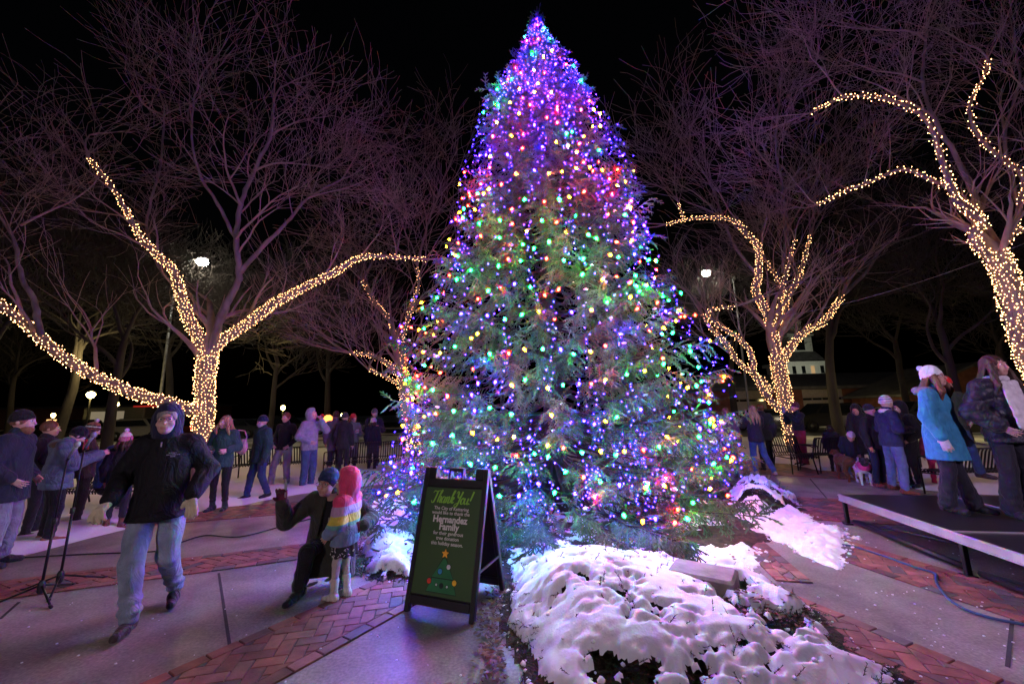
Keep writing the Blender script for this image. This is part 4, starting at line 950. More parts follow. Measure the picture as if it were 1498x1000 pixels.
def church():
    Y = 62; c = AT(1187, 548, Y); root = empty('church_steeple', (c.x, c.y+3, 0), 0, 'white church steeple floodlit at its base behind the bare trees', 'church')
    wm = mat('white_paint', (.75, .74, .7), .6, var=.15); s = AT(1288, 500, Y).x-AT(1187, 500, Y).x; px = s/101.0
    z = lambda v: AT(1187, v, Y).z
    m = MB(); m.box((0, 0, z(548)/2), (66*px, 5, z(548))); m.build('body', M['bbrick'], root)
    m = MB(); m.box((0, 0, (z(548)+z(531))/2), (62*px, 5, z(531)-z(548))); m.box((0, 0, z(530)), (72*px, 5.6, .5)); m.build('balustrade_stage', wm, root)
    for i in range(4):
        w_ = MB(); w_.box((-.33*62*px+i*.22*62*px, -2.52, (z(546)+z(534))/2), (5*px, .1, z(535)-z(546))); w_.build('window', M['winglow'] if i == 2 else M['glass'], root)
    m = MB(); m.add([(sx*30*px, sy*2.4, z(530)+.25) for sx, sy in ((-1, -1), (1, -1), (1, 1), (-1, 1))]+[(sx*20*px, sy*1.6, z(512)) for sx, sy in ((-1, -1), (1, -1), (1, 1), (-1, 1))], [(0, 1, 5, 4), (1, 2, 6, 5), (2, 3, 7, 6), (3, 0, 4, 7), (4, 5, 6, 7)]); m.build('skirt_roof', M['roofm'], root)
    m = MB(); m.box((0, 0, (z(512)+z(488))/2), (34*px, 3.2, z(488)-z(512))); m.box((0, 0, z(487)), (40*px, 3.8, .35)); 
    for sx in (-1, 1): m.tube([(sx*15*px, -1.75, z(512)), (sx*15*px, -1.75, z(488))], .14, 8)
    m.build('belfry', wm, root); g = MB(); g.box((0, -1.62, (z(510)+z(492))/2), (12*px, .08, z(492)-z(510))); g.build('louvre', M['glass'], root)
    m = MB(); m.lathe([(13*px, z(487)+.2), (13*px, z(468)), (15*px, z(467)), (10*px, z(462)), (1.0*px, z(398))], (0, 0, 0), 8); m.build('spire', wm, root)
    l = bpy.data.lights.new('church_floodlight', 'SPOT'); l.energy = 600; l.color = (.95, 1, .75); l.spot_size = 1.2; l.shadow_soft_size = .2; lo = bpy.data.objects.new('church_floodlight', l); COL.objects.link(lo); lo.location = (c.x-2, c.y-7, z(560)); lo.rotation_euler = (math.radians(125), 0, -.12)
church()
# ---- cars
def car_meshes(kind):
    L = 4.6; W = 1.8
    if kind == 'suv': prof_ = [(-2.3, .35), (-2.32, .8), (-2.2, 1.02), (-1.98, 1.08), (-1.75, 1.62), (-1.4, 1.72), (.5, 1.72), (1.15, 1.12), (2.0, .98), (2.28, .8), (2.3, .35)]
    else: prof_ = [(-2.3, .35), (-2.32, .75), (-2.2, .95), (-1.6, 1.0), (-1.0, 1.38), (-.6, 1.44), (.3, 1.42), (1.0, 1.0), (1.9, .88), (2.26, .7), (2.3, .35)]
    V = []; F = []; n = len(prof_)
    for (s, ins) in ((-1, .12), (-1, 0), (1, 0), (1, .12)):
        for (x, z) in prof_:
            tap = .16*max(0, z-.95)/.6; V.append((x*(.985 if ins else 1), s*(W/2-tap-ins), z if not ins or z < .4 else z+.0))
    for l in range(3):
        for i in range(n): F.append((l*n+i, l*n+(i+1) % n, (l+1)*n+(i+1) % n, (l+1)*n+i))
    F.append(tuple(range(n-1, -1, -1))); F.append(tuple(range(3*n, 4*n)))
    return V, F, prof_
CARM = {}
M['tyre'] = mat('tyre', (.012, .012, .012), .9, bump=0); M['rim'] = mat('rim', (.3, .3, .32), .35, .8, bump=0)
M['headl'] = emis('lit_headlight', (1, .85, .6), 26); M['taill'] = emis('lit_tail_light', (1, .03, .02), 7); M['taildark'] = mat('dark_tail_lens', (.15, .01, .01), .2, bump=0); M['headdark'] = mat('headlight_lens', (.4, .4, .42), .1, bump=0)
def car(u, Y, rz, kind, col, label, lit=None, shift=0):
    p = AT(u, 600, Y); root = empty('parked_car', (p.x, p.y, .01), rz, label, 'car', 'cars parked beyond the plaza')
    pm = mat('car_paint', col, .25, .3, var=.08, bump=0, spec=.6)
    if kind not in CARM:
        V, F, pr = car_meshes(kind); b = MB(); b.add(V, F); bo = b.build('body', [pm], None); t = {'body': bo.data}; bpy.data.objects.remove(bo)
        w = MB()
        if kind == 'suv': sd = [(-1.85, 1.12), (-1.65, 1.55), (.42, 1.6), (.95, 1.14)]
        else: sd = [(-1.35, 1.02), (-.95, 1.32), (.28, 1.36), (.8, 1.02)]
        for s in (-1, 1):
            P_ = [(x, s*(.9-.16*max(0, z-.95)/.6+.006), z) for x, z in sd]; Q_ = [(x, s*(.9-.16*max(0, z-.95)/.6-.02), z) for x, z in sd]
            w.add(P_+Q_, [(0, 1, 2, 3) if s < 0 else (3, 2, 1, 0), (0, 4, 5, 1), (1, 5, 6, 2), (2, 6, 7, 3), (3, 7, 4, 0)])
        a, c_ = (pr[6], pr[7]); 
        for (q0, q1, sg) in ((pr[6], pr[7], 1), (pr[3], pr[4], -1)):
            x0, z0 = q0; x1, z1 = q1; V_ = []
            for (x, z) in ((x0+(x1-x0)*.08, z0+(z1-z0)*.08), (x0+(x1-x0)*.92, z0+(z1-z0)*.92)):
                hw = .9-.16*max(0, z-.95)/.6-.1
                for s in (-1, 1): V_.append((x+sg*.012, s*hw, z+.01))
            w.add(V_, [(0, 1, 3, 2)])
        wo = w.build('window', [M['glass']], None); t['window'] = wo.data; bpy.data.objects.remove(wo)
        w = MB(); R = Matrix.Rotation(PI/2, 3, 'X'); w.lathe([(.2, -.1), (.33, -.1), (.35, -.05), (.35, .05), (.33, .1), (.2, .1)], (0, 0, 0), 16, M=R); wo = w.build('tyre', [M['tyre']], None, True); t['tyre'] = wo.data; bpy.data.objects.remove(wo)
        w = MB(); w.lathe([(.21, -.11), (.05, -.07), (.05, .07), (.21, .11)], (0, 0, 0), 10, M=R); wo = w.build('rim', [M['rim']], None, True); t['rim'] = wo.data; bpy.data.objects.remove(wo)
        w = MB(); w.box((0, 0, 0), (.08, .34, .14), bev=.03); wo = w.build('headlight', [M['headdark']], None); t['light'] = wo.data; bpy.data.objects.remove(wo)
        CARM[kind] = t
    t = CARM[kind]; bd = t['body'].copy(); bd.materials.clear(); bd.materials.append(pm); link('body', bd, root)
    link('window', t['window'], root)
    for (x, y) in ((-1.45, -.82), (1.45, -.82), (-1.45, .82), (1.45, .82)):
        ty = link('wheel', t['tyre'], root, (x, y, .35)); link('rim', t['rim'], ty)
    for y in (-.66, .66):
        a = t['light'].copy(); a.materials.clear(); a.materials.append(M['headl'] if lit == 'head' else M['headdark']); link('headlight', a, root, (2.27, y, .68 if kind == 'sedan' else .82))
        a = t['light'].copy(); a.materials.clear(); a.materials.append(M['taill'] if lit == 'tail' else M['taildark']); link('tail_light', a, root, (-2.29, y, .8))
cars = [(60, 33, 0, 'sedan', (.03, .03, .035), 'dark sedan far left under the small distant lamp', None), (108, 34, PI, 'suv', (.05, .05, .055), 'dark suv parked behind the grey coated person', None), (215, 33, 0, 'suv', (.3, .3, .3), 'pale suv parked left of the hooded walker', 'head'),
        (255, 36, PI, 'sedan', (.12, .03, .03), 'maroon sedan with red tail lights behind the walker', 'tail'), (165, 37, 0, 'sedan', (.2, .21, .22), 'grey sedan beneath the yellow lamp row', None), (350, 33, PI, 'sedan', (.04, .045, .06), 'dark blue sedan behind the man with a face mask', 'head'),
        (415, 35, 0, 'suv', (.02, .02, .02), 'black suv behind the young man in a black jacket', None), (500, 36, 0, 'sedan', (.25, .25, .26), 'silver sedan behind the woman in red beanie', None), (1125, 27, 0, 'sedan', (.04, .04, .045), 'dark sedan behind the long haired woman at right', None),
        (1205, 26, PI, 'suv', (.03, .03, .03), 'black suv behind the man in maroon trousers', 'head'), (1285, 25, 0, 'sedan', (.35, .33, .3), 'snow pale sedan behind the striped beanie man', None), (1340, 24.5, PI, 'suv', (.06, .06, .07), 'dark suv behind the teal coat woman', None)]
for c_ in cars: car(*c_)
st2 = mesh_np('side_street', [(9, 22.5, .006), (60, 21, .006), (60, 29.5, .006), (9, 29.5, .006)], [(0, 1, 2, 3)], M['asphalt'], None, False); tag(st2, kind='structure')
# food trailer with lit hatch seen over the walker's shoulder, as a pale shed
def trailer():
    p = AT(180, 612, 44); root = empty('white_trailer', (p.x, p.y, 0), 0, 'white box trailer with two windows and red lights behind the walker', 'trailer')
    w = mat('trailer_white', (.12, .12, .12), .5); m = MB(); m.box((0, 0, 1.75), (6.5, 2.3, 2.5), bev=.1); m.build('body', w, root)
    for x in (-1.6, .4): m = MB(); m.box((x, -1.17, 2.0), (1.5, .06, 1.1)); m.build('window', emis('dim_window', (1, .85, .6), .16), root)
    m = MB(); m.box((3.6, -1.5, 3.0), (2.4, .1, .14)); m.build('light_bar', emis('red_light_bar', (1, .05, .04), .3), root)
    for x in (-1, 1): m = MB(); m.lathe([(.1, -.12), (.38, -.12), (.38, .12), (.1, .12)], (x, -1.0, .4), 14, M=Matrix.Rotation(PI/2, 3, 'X')); m.build('wheel', M['tyre'], root, True)
trailer()
def shop_row():
    p = AT(90, 610, 88); root = empty('shop_building', (p.x, 88, 0), 0, 'far low dark shop building with small warm windows at left', 'building')
    m = MB(); m.box((0, 5, 2.2), (60, 10, 4.4)); m.build('wall', M['bbrick'], root); m = MB(); m.box((0, 4.8, 4.6), (62, 11, .4)); m.build('roof', M['roofm'], root); wm = emis('shop_window', (1, .6, .22), 1.6)
    for x in (-26, -19, -15, -9, -2, 4, 11, 17, 21, 26):
        if random.random() < .75: f = MB(); f.box((x, -.05, 1.6), (random.uniform(1.0, 2.6), .1, random.uniform(.8, 1.5))); f.build('window', wm, root)
shop_row()
# ---- strap-metal benches
def bench(p, rz, label, L=1.8, grp='black metal slatted benches'):
    root = empty('park_bench', (p[0], p[1], 0), rz, label, 'bench', grp)
    # profile in (y,z): front edge of the seat (y=-.05) curls down, seat back at y=.45, backrest up to z=.86. faces -y
    pr = [(-.06, .36), (-.075, .41), (-.04, .445), (.1, .44), (.3, .415), (.42, .43), (.475, .5), (.52, .66), (.56, .80), (.60, .865), (.655, .87)]
    m = MB(); n = int(L/.062)
    for i in range(n+1):
        x = -L/2+L*i/n; 
        for a, b in zip(pr[5:-1], pr[6:]):
            c = Vector((x, (a[0]+b[0])/2, (a[1]+b[1])/2)); d = Vector((0, b[0]-a[0], b[1]-a[1])); m.box(c, (.030, d.length+.006, .006), M=Matrix.Rotation(math.atan2(d.z, d.y), 3, 'X'))
    back = m.build('backrest', M['black'], root)
    m = MB()
    for i in range(n+1):
        x = -L/2+L*i/n
        for a, b in zip(pr[:5], pr[1:6]):
            c = Vector((x, (a[0]+b[0])/2, (a[1]+b[1])/2)); d = Vector((0, b[0]-a[0], b[1]-a[1])); m.box(c, (.030, d.length+.006, .006), M=Matrix.Rotation(math.atan2(d.z, d.y), 3, 'X'))
    m.build('seat', M['black'], root)
    m = MB(); m.tube([(-L/2-.02, .655, .862), (L/2+.02, .655, .862)], .016, 6); m.tube([(-L/2, .47, .475), (L/2, .47, .475)], .013, 6); m.tube([(-L/2, -.05, .4), (L/2, -.05, .4)], .013, 6); m.build('rail', M['black'], root, True)
    for s in (-1, 1):
        x = s*(L/2+.02); a = MB(); a.tube([(x, -.05, 0), (x, -.06, .64), (x, .0, .675), (x, .45, .66), (x, .54, .64)], .016, 6); a.build('armrest', M['black'], root, True)
        a = MB(); a.tube([(x, .58, 0), (x, .47, .42), (x, .655, .862)], .017, 6); a.tube([(x, -.05, .38), (x, .47, .4)], .014, 6); a.build('leg', M['black'], root, True)
def gb(u, v): return G(u, v)
a, b = G(348, 704), G(446, 698)
bench(((a+b)/2), math.atan2((b-a).y, (b-a).x)+PI, 'black slatted bench behind the man in green with face mask', (b-a).length)
a, b = G(478, 700), G(585, 694)
bench(((a+b)/2), math.atan2((b-a).y, (b-a).x), 'black slatted bench beside the woman in red beanie', 2.0)
bench(G(128, 752), -.15, 'black bench where the hooded child in blue sits', 1.5)
a, b = G(1196, 688), G(1290, 690)
bench((a+b)/2+Vector((0, .2, 0)), PI+.05, 'black slatted bench right of the maroon trousers man', 2.2)
bench(G(1180, 692)+Vector((-.1, -.1, 0)), .1, 'short black bench in front of the maroon trousers man', .7)
a, b = G(1428, 722), G(1590, 730)
bench((a+b)/2+Vector((0, .3, 0)), PI-.03, 'black slatted bench between the two women on stage', 2.8)
# ---- microphone stands
def mic_stand(uv, H, lean, label, legs):
    p = G(*uv); root = empty('microphone_stand', (p.x, p.y, 0), 0, label, 'microphone stand', 'tripod microphone stands at left')
    m = MB(); m.tube([(0, 0, .07), (lean*.5, 0, H*.55)], .011, 8); m.build('lower_pole', M['black'], root, True)
    m = MB(); m.tube([(lean*.5, 0, H*.55), (lean, 0, H)], .0075, 8); m.build('upper_pole', M['black'], root, True)
    m = MB(); m.lathe([(.012, -.03), (.02, -.025), (.02, .025), (.012, .03)], (lean*.5, 0, H*.55), 10); m.build('clutch', M['blackplastic'], root, True)
    m = MB(); m.lathe([(.016, .0), (.028, .02), (.028, .09), (.016, .12)], (0, 0, .06), 10); m.build('hub', M['blackplastic'], root, True)
    for a in legs:
        x, y = math.cos(a), math.sin(a); m = MB(); m.tube([(x*.02, y*.02, .13), (x*.33, y*.33, .014)], .009, 6); m.tube([(x*.31, y*.31, .016), (x*.35, y*.35, .012)], .014, 6); m.build('leg', M['black'], root, True)
    # boom clip + microphone
    m = MB(); m.tube([(lean, 0, H-.01), (lean+.05, -.02, H+.05)], [.012, .014], 8); m.build('clip', M['blackplastic'], root, True)
    m = MB(); m.tube([(lean+.03, -.02, H+.02), (lean+.12, -.05, H+.13)], [.011, .017], 8); m.lathe([(.01, -.03), (.024, -.015), (.027, .005), (.02, .022), (.006, .03)], (lean+.135, -.055, H+.15), 10); m.build('microphone', M['steel'], root, True)
mic_stand((57, 878), 1.28, .05, 'front microphone stand of the pair at left edge', (-.5, 1.7, 3.5)); mic_stand((85, 862), 1.36, .04, 'rear microphone stand of the pair, closer to the walker', (-.9, .9, 3.2))
# ---- cables
def cable(pts, r, name, label, m, cat='cable'):
    P_ = smooth_line([(G(u, v)+Vector((0, 0, r+.012)), r) for u, v in pts], 6); root = MB(); root.tube([p for p, _ in P_], r, 6); tag(root.build(name, m, None, True), label, cat)
cable([(-40, 822), (60, 816), (140, 812), (230, 808), (262, 796), (300, 785), (350, 787), (410, 772), (470, 756)], .009, 'power_cable', 'black cable lying across the paving behind the walking man', M['blackplastic'])
M['bluecable'] = mat('blue_cable', (.03, .07, .16), .5, bump=0)
cable([(1190, 800), (1240, 800), (1290, 815), (1340, 833), (1368, 842), (1372, 858), (1395, 885), (1440, 905), (1520, 922)], .011, 'extension_cord', 'blue extension cord snaking over brick and concrete at right', M['bluecable'])
def guy(a, b, sag, label):
    n = 16; P_ = [a.lerp(b, i/n)-Vector((0, 0, sag*4*(i/n)*(1-i/n))) for i in range(n+1)]; m = MB(); m.tube(P_, .008, 4); tag(m.build('overhead_wire', M['steel'], None, True), label, 'wire')
guy(AT(1130, 465, 13.5), AT(1560, 330, 9.5), .3, 'thin wire strung between the two lit trees at right')
# ---- stage
def stage():
    z = .4; c0 = G(1226, 722, z); c1 = G(1498, 812, z); d = (c1-c0).normalized(); c1 = c0+d*5.4
    n = Vector((-d.y, d.x, 0)); 
    if n.x < 0: n = -n
    root = empty('stage', (c0.x, c0.y, 0), 0, 'low black portable stage with a bright aluminium edge at right', 'stage'); o = Vector((c0.x, c0.y, 0)); Lr = (c1-c0).length
    ang = math.atan2(d.y, d.x)
    deck = mat('stage_deck', (.02, .018, .02), .3, var=.5, scale=5, bump=.3, bscale=25)
    for i in range(3):
        for jn in range(2):
            l = Lr/3; c = d*(l*(i+.5))+n*(1.3*jn+.68); m = MB(); m.box((c.x, c.y, z-.02), (l-.012, 1.28, .035), rz=ang, bev=.003); m.build('deck_panel', deck, root)
    m = MB(); c = d*(Lr/2)+n*.012; m.box((c.x, c.y, z-.045), (Lr, .03, .095), rz=ang, bev=.004); m.box((c.x-n.x*.018, c.y-n.y*.018, z-.012), (Lr, .012, .012), rz=ang); m.box((c.x-n.x*.018, c.y-n.y*.018, z-.078), (Lr, .012, .012), rz=ang)
    m.build('edge_rail', M['alu'], root)
    m = MB()
    for jn in (1,): c = d*(Lr/2)+n*(1.32); m.box((c.x, c.y, z+.001), (Lr, .02, .012), rz=ang)
    for i in (1, 2): c = d*(Lr*i/3)+n*1.3; m.box((c.x, c.y, z+.003), (.018, 2.6, .010), rz=ang)
    m.build('seam_strip', M['alu'], root)
    for i in (0, 1, 2, 3):
        for jn in (0, 1, 2):
            c = d*min(Lr-.05, Lr*i/3+.03)+n*(.05+1.28*jn); m = MB(); m.box((c.x, c.y, (z-.09)/2+.01), (.045, .045, z-.1), rz=ang, bev=.004); m.box((c.x, c.y, .012), (.09, .09, .02), rz=ang); m.build('leg', M['black'], root)
    m = MB()
    for jn in (0, 1):
        off = n*(.1+1.2*jn)
        for i in range(3):
            a = d*(Lr*i/3+.1)+off; b = d*(Lr*(i+1)/3-.05)+off; m.tube([(a.x, a.y, .06), (b.x, b.y, .06)], .03, 6); m.tube([(a.x, a.y, .07), (b.x, b.y, .27)], .017, 6)
    m.build('brace', M['black'], root, True)
    orng = mat('orange_label', (.55, .12, .03), .6, bump=0)
    for s in (.45, .62, .85): c = d*(Lr*s)+n*.068; m = MB(); m.box((c.x, c.y, .17), (.07, .006, .035), rz=ang); m.build('tag', orng, root)
    return c0, d, n
STG = stage()
# ---- A-frame sign
def text_mesh(txt, size, bold=0, shear=0, space=1.0):
    cu = bpy.data.curves.new('txt', 'FONT'); cu.body = txt; cu.size = size; cu.align_x = 'CENTER'; cu.offset = bold; cu.shear = shear; cu.space_character = space; cu.extrude = .0004
    cu.resolution_u = 3; ob = bpy.data.objects.new('txt', cu); COL.objects.link(ob); dg = bpy.context.evaluated_depsgraph_get(); me = bpy.data.meshes.new_from_object(ob.evaluated_get(dg)); bpy.data.objects.remove(ob); bpy.data.curves.remove(cu); return me
def sign():
    fl = G(592, 893); fr = G(694, 913); rr = G(743, 857); ex = (fr-fl); W = ex.length; ex.normalize(); ey = Vector((-ex.y, ex.x, 0))   # ey points away from viewer
    ang = math.atan2(ex.y, ex.x); root = empty('sandwich_board', fl.lerp(fr, .5), ang, 'black a-frame sign with green thank you poster before the spruce', 'sign')
    H = 1.14; depth = .62; tilt = math.atan2(depth/2, H)
    def leaf(sgn, name):
        R = Matrix.Rotation(-sgn*tilt, 3, 'X'); o = Vector((0, 0, 0)) if sgn > 0 else Vector((0, depth, 0)); T = lambda v: o+R@Vector(v)
        m = MB(); w = W/2; Hs = H/math.cos(tilt)
        def bx(c, d): m.box(T(c), d, M=R, bev=.006)
        bx((-w+.022, 0, Hs/2), (.044, .05, Hs)); bx((w-.022, 0, Hs/2), (.044, .05, Hs)); bx((0, 0, .10), (W-.09, .046, .07)); bx((0, 0, Hs-.135), (W-.09, .046, .07))
        # handle cut: two outer horns and a middle handle
        bx((-w+.085, 0, Hs-.05), (.08, .046, .1)); bx((w-.085, 0, Hs-.05), (.08, .046, .1))
        for s in (-1, 1): bx((s*.065, 0, Hs-.055), (.022, .04, .09))
        bx((0, 0, Hs-.012), (.152, .042, .024)); bx((0, .004, Hs/2), (W-.09, .012, Hs-.25))
        return m.build(name, M['blackplastic'], root), R, T, Hs
    fo, R, T, Hs = leaf(1, 'front_leaf'); leaf(-1, 'rear_leaf')
    s = MB()
    for x in (-1, 1): s.box((x*(W/2-.01), depth/2, .34), (.012, depth*.62, .02))
    s.build('spreader_bar', M['blackplastic'], root)
    gm = mat('poster_green', (.040, .085, .026), .5, var=.08, scale=2, bump=0, spec=.35)
    pw = W-.09; z0, z1 = .145, Hs-.18; p = MB(); p.box(T((0, -.012, (z0+z1)/2)), (pw, .006, z1-z0), M=R); po = p.build('poster', gm, root)
    ph = z1-z0; RT = R.to_4x4(); B = Matrix.Rotation(PI/2, 3, 'X')
    def put(me, x, z, m_, name='lettering', d=.0165):
        me.materials.clear(); me.materials.append(m_); o = link(name, me, po); o.matrix_local = Matrix.Translation(T((x, -d, z)))@(R@B).to_4x4(); return o
    wt = mat('poster_white', (.62, .62, .55), .6, bump=0, var=.02); lime = mat('poster_lime', (.22, .5, .05), .6, bump=0, var=.02)
    zt = lambda f: z1-ph*f
    for (tx, f, sz, bo) in (('The City of Kettering', .218, .041, .0004), ('would like to thank the', .262, .041, .0004), ('Hernandez', .338, .079, .0024), ('Family', .408, .079, .0024), ('for their generous', .456, .041, .0004), ('tree donation', .503, .041, .0004), ('this holiday season.', .550, .041, .0004)):
        put(text_mesh(tx, sz, bo), 0, zt(f), wt)
    # brush script "Thank You!"
    def script():
        G_ = {'T': ([[(0, .78), (.1, .95), (.35, .92), (.75, 1.0)], [(.5, .95), (.42, .5), (.3, .05), (.1, -.02), (0, .15)]], .62),
              'h': ([[(.1, 0), (.22, .5), (.42, .98), (.3, 1.0), (.2, .6), (.12, .05)], [(.14, .25), (.32, .52), (.42, .42), (.36, .1), (.45, .02), (.55, .12)]], .5),
              'a': ([[(.42, .45), (.2, .5), (.05, .25), (.12, .02), (.3, .12), (.44, .5)], [(.44, .48), (.36, .12), (.44, .0), (.56, .14)]], .5),
              'n': ([[(.02, .45), (.14, .48), (.1, .2), (.08, 0)], [(.1, .25), (.28, .52), (.38, .42), (.32, .1), (.42, 0), (.54, .14)]], .48),
              'k': ([[(.1, 0), (.22, .5), (.42, .98), (.3, 1.0), (.2, .6), (.12, .05)], [(.14, .22), (.34, .5), (.4, .36), (.2, .26)], [(.24, .26), (.36, .02), (.52, .14)]], .5),
              'Y': ([[(.0, .8), (.08, .98), (.22, .9), (.22, .6), (.34, .48), (.52, .66)], [(.66, 1.0), (.5, .45), (.36, -.1), (.15, -.3), (.02, -.12), (.3, .06)]], .62),
              'o': ([[(.24, .5), (.06, .3), (.1, .02), (.3, .04), (.36, .35), (.24, .5), (.32, .42), (.5, .46)]], .42),
              'u': ([[(.04, .48), (.02, .15), (.14, .0), (.34, .2), (.42, .5)], [(.4, .48), (.34, .12), (.44, 0), (.56, .14)]], .52),
              '!': ([[(.3, 1.05), (.2, .6), (.12, .28)], [(.07, .06), (.07, .0)]], .4), ' ': ([], .12)}
        V = []; F = []; x = 0
        for ch in 'Thank You!':
            st_, adv = G_[ch]
            for pl in st_:
                sm = smooth_line([(Vector((a, b, 0)), 1) for a, b in pl], 6); sm = [p for p, _ in sm]; nb = len(V)
                for i, p_ in enumerate(sm):
                    t = (sm[min(i+1, len(sm)-1)]-sm[max(0, i-1)]); t = t.normalized() if t.length > 1e-6 else Vector((1, 0, 0)); wdt = .028+.05*max(0, -t.y)**1.2+.01; nn = Vector((-t.y, t.x, 0))*wdt
                    for sg in (1, -1): q = p_+nn*sg; V.append((x+q.x+q.y*.22, q.y, .0004))
                for i in range(len(sm)-1): F.append((nb+2*i, nb+2*i+1, nb+2*i+3, nb+2*i+2))
            x += adv
        sc = .8*pw/x*.92; me = bpy.data.meshes.new('lettering'); me.from_pydata([((a-x/2)*sc, b*sc*1.15, c) for a, b, c in V], [], F); return me
    put(script(), -.01, zt(.150), lime)
    # small cartoon tree: star, tiers, ornaments
    def poly(pts, x, z, m_, name, d): me = bpy.data.meshes.new(name); me.from_pydata([(a, b, 0) for a, b in pts], [], [tuple(range(len(pts)))]); return put(me, x, z, m_, name, d)
    dg = mat('poster_dark_outline', (.008, .03, .01), .6, bump=0); tg = mat('poster_tree_green', (.02, .16, .05), .6, bump=0)
    cz = zt(.965); 
    def tier(w0, w1, h, z, d, gro):
        g = gro; poly([(-w0-g, -g), (w0+g, -g), (w1+g, h+g), (-w1-g, h+g)], 0, z, dg if gro else tg, 'printed_tree', d)
    for gro, dd in ((.006, .0168), (0, .0174)):
        tier(.145, .10, .10, cz, dd, gro)
    for gro, dd in ((.006, .0178), (0, .0182)):
        tier(.105, .012, .145, cz+.108, dd, gro)
    circ = lambda r: [(r*math.cos(2*PI*k/14), r*math.sin(2*PI*k/14)) for k in range(14)]
    for (x, z, r, c) in ((-.125, .075, .021, (.6, .05, .02)), (.12, .085, .021, (.75, .5, .03)), (-.03, .155, .021, (.03, .25, .5)), (.048, .195, .019, (.6, .62, .58)), (-.05, .055, .009, (.5, .6, .5)), (.055, .05, .009, (.5, .6, .5)), (0, .052, .017, (.006, .02, .008))):
        poly(circ(r+.005), x, cz+z, dg, 'printed_ornament', .0186); poly(circ(r), x, cz+z, mat('ornament', c, .6, bump=0), 'printed_ornament', .019)
    star = lambda R_: [(R_*(1 if k % 2 == 0 else .45)*math.sin(PI*k/5), R_*(1 if k % 2 == 0 else .45)*math.cos(PI*k/5)) for k in range(10)]
    poly(star(.050), 0, cz+.292, dg, 'printed_star', .0186); poly(star(.040), 0, cz+.292, mat('star_yellow', (.8, .42, .03), .6, bump=0), 'printed_star', .019)
sign()
# ================================================================== people
def skin_mat(col): return mat('skin', col, .5, var=.12, scale=18, bump=.15, bscale=200, spec=.4)
SK = {'fair': skin_mat((.56, .34, .26)), 'pink': skin_mat((.6, .36, .3)), 'tan': skin_mat((.42, .25, .18))}
M['lip'] = mat('lips', (.46, .22, .18), .45, bump=0); M['eyew'] = mat('eye_white', (.7, .7, .7), .2, bump=0, var=0); M['iris'] = mat('iris', (.03, .02, .015), .1, bump=0, var=0)
def hairm(c): return mat('hair', c, .5, var=.55, scale=30, bump=.9, bscale=90, bdist=.006, stretch=(1, 1, .12), spec=.4)
HM = {'brown': hairm((.06, .03, .018)), 'dark': hairm((.018, .011, .01)), 'blonde': hairm((.36, .22, .12)), 'auburn': hairm((.17, .065, .035)), 'ginger': hairm((.2, .085, .04)), 'grey': hairm((.25, .23, .22))}
J0 = dict(head=(0, -.02, 1.63), neck=(0, .01, 1.47), chest=(0, .0, 1.30), waist=(0, .0, 1.08), hip=(0, .01, .93),
          Rs=(-.162, .01, 1.41), Ls=(.162, .01, 1.41), Re=(-.235, .035, 1.14), Le=(.235, .035, 1.14), Rw=(-.24, -.04, .90), Lw=(.24, -.04, .90),
          Rh=(-.09, .01, .92), Lh=(.09, .01, .92), Rk=(-.10, -.02, .50), Lk=(.10, -.02, .50), Ra=(-.11, .02, .09), La=(.11, .02, .09), Rt=(-.14, -.16, .03), Lt=(.14, -.16, .03))
def lerp(a, b, t): return a+(b-a)*t
def folds(amp, f=16): return lambda X, Y, Z: amp*(snoise(X, Y, Z*.6, f, 0, 6)+.6*snoise(X, Y, Z, f*2.3, 9, 5))
PPL = []
def hand(S, w, d, pn, sd, sc=1.0, curl=.5, rmin=0, k=.01, pr=.0, spread=.2):
    """w wrist, d pointing direction, pn palm normal, sd +1/-1 thumb side"""
    d = np.array(d, float); d /= np.linalg.norm(d); pn = np.array(pn, float); pn -= d*(pn@d); pn /= np.linalg.norm(pn); ac = np.cross(d, pn)*sd
    w = np.array(w, float); c0 = w+d*.012*sc; kn = w+d*.085*sc; r = max(.0095*sc, rmin)+pr
    for t in (-1, -.33, .33, 1): S.cap(c0+ac*.018*t*sc, kn+ac*.03*t*sc, .015*sc+pr, .0125*sc+pr, k*1.6)
    for i, t in enumerate((-1.05, -.35, .35, 1.05)):
        L = (.034, .042, .045, .038)[3-i]*sc*1.05; a = curl*(.6+.13*(1-i)); b0 = kn+ac*.031*t*sc; f1 = d*math.cos(a)+pn*math.sin(a)+ac*t*spread*.5; f1 /= np.linalg.norm(f1); a2 = a*2.0; f2 = d*math.cos(a2)+pn*math.sin(a2)+ac*t*spread*.3; f2 /= np.linalg.norm(f2)
        m_ = b0+f1*L; e = m_+f2*L*.85; S.cap(b0, m_, r, r*.93, k*.35); S.cap(m_, e, r*.93, r*.8, k*.35)
    tb = c0+ac*.022*sc+d*.012*sc; t1 = tb+(ac*.8+d*.6+pn*.35)*.036*sc; t2 = t1+(ac*.35+d*.8+pn*(.3+.4*curl))*.032*sc; S.cap(tb, t1, .0135*sc+pr, r*1.15, k*.6); S.cap(t1, t2, r*1.12, r*.9, k*.4)
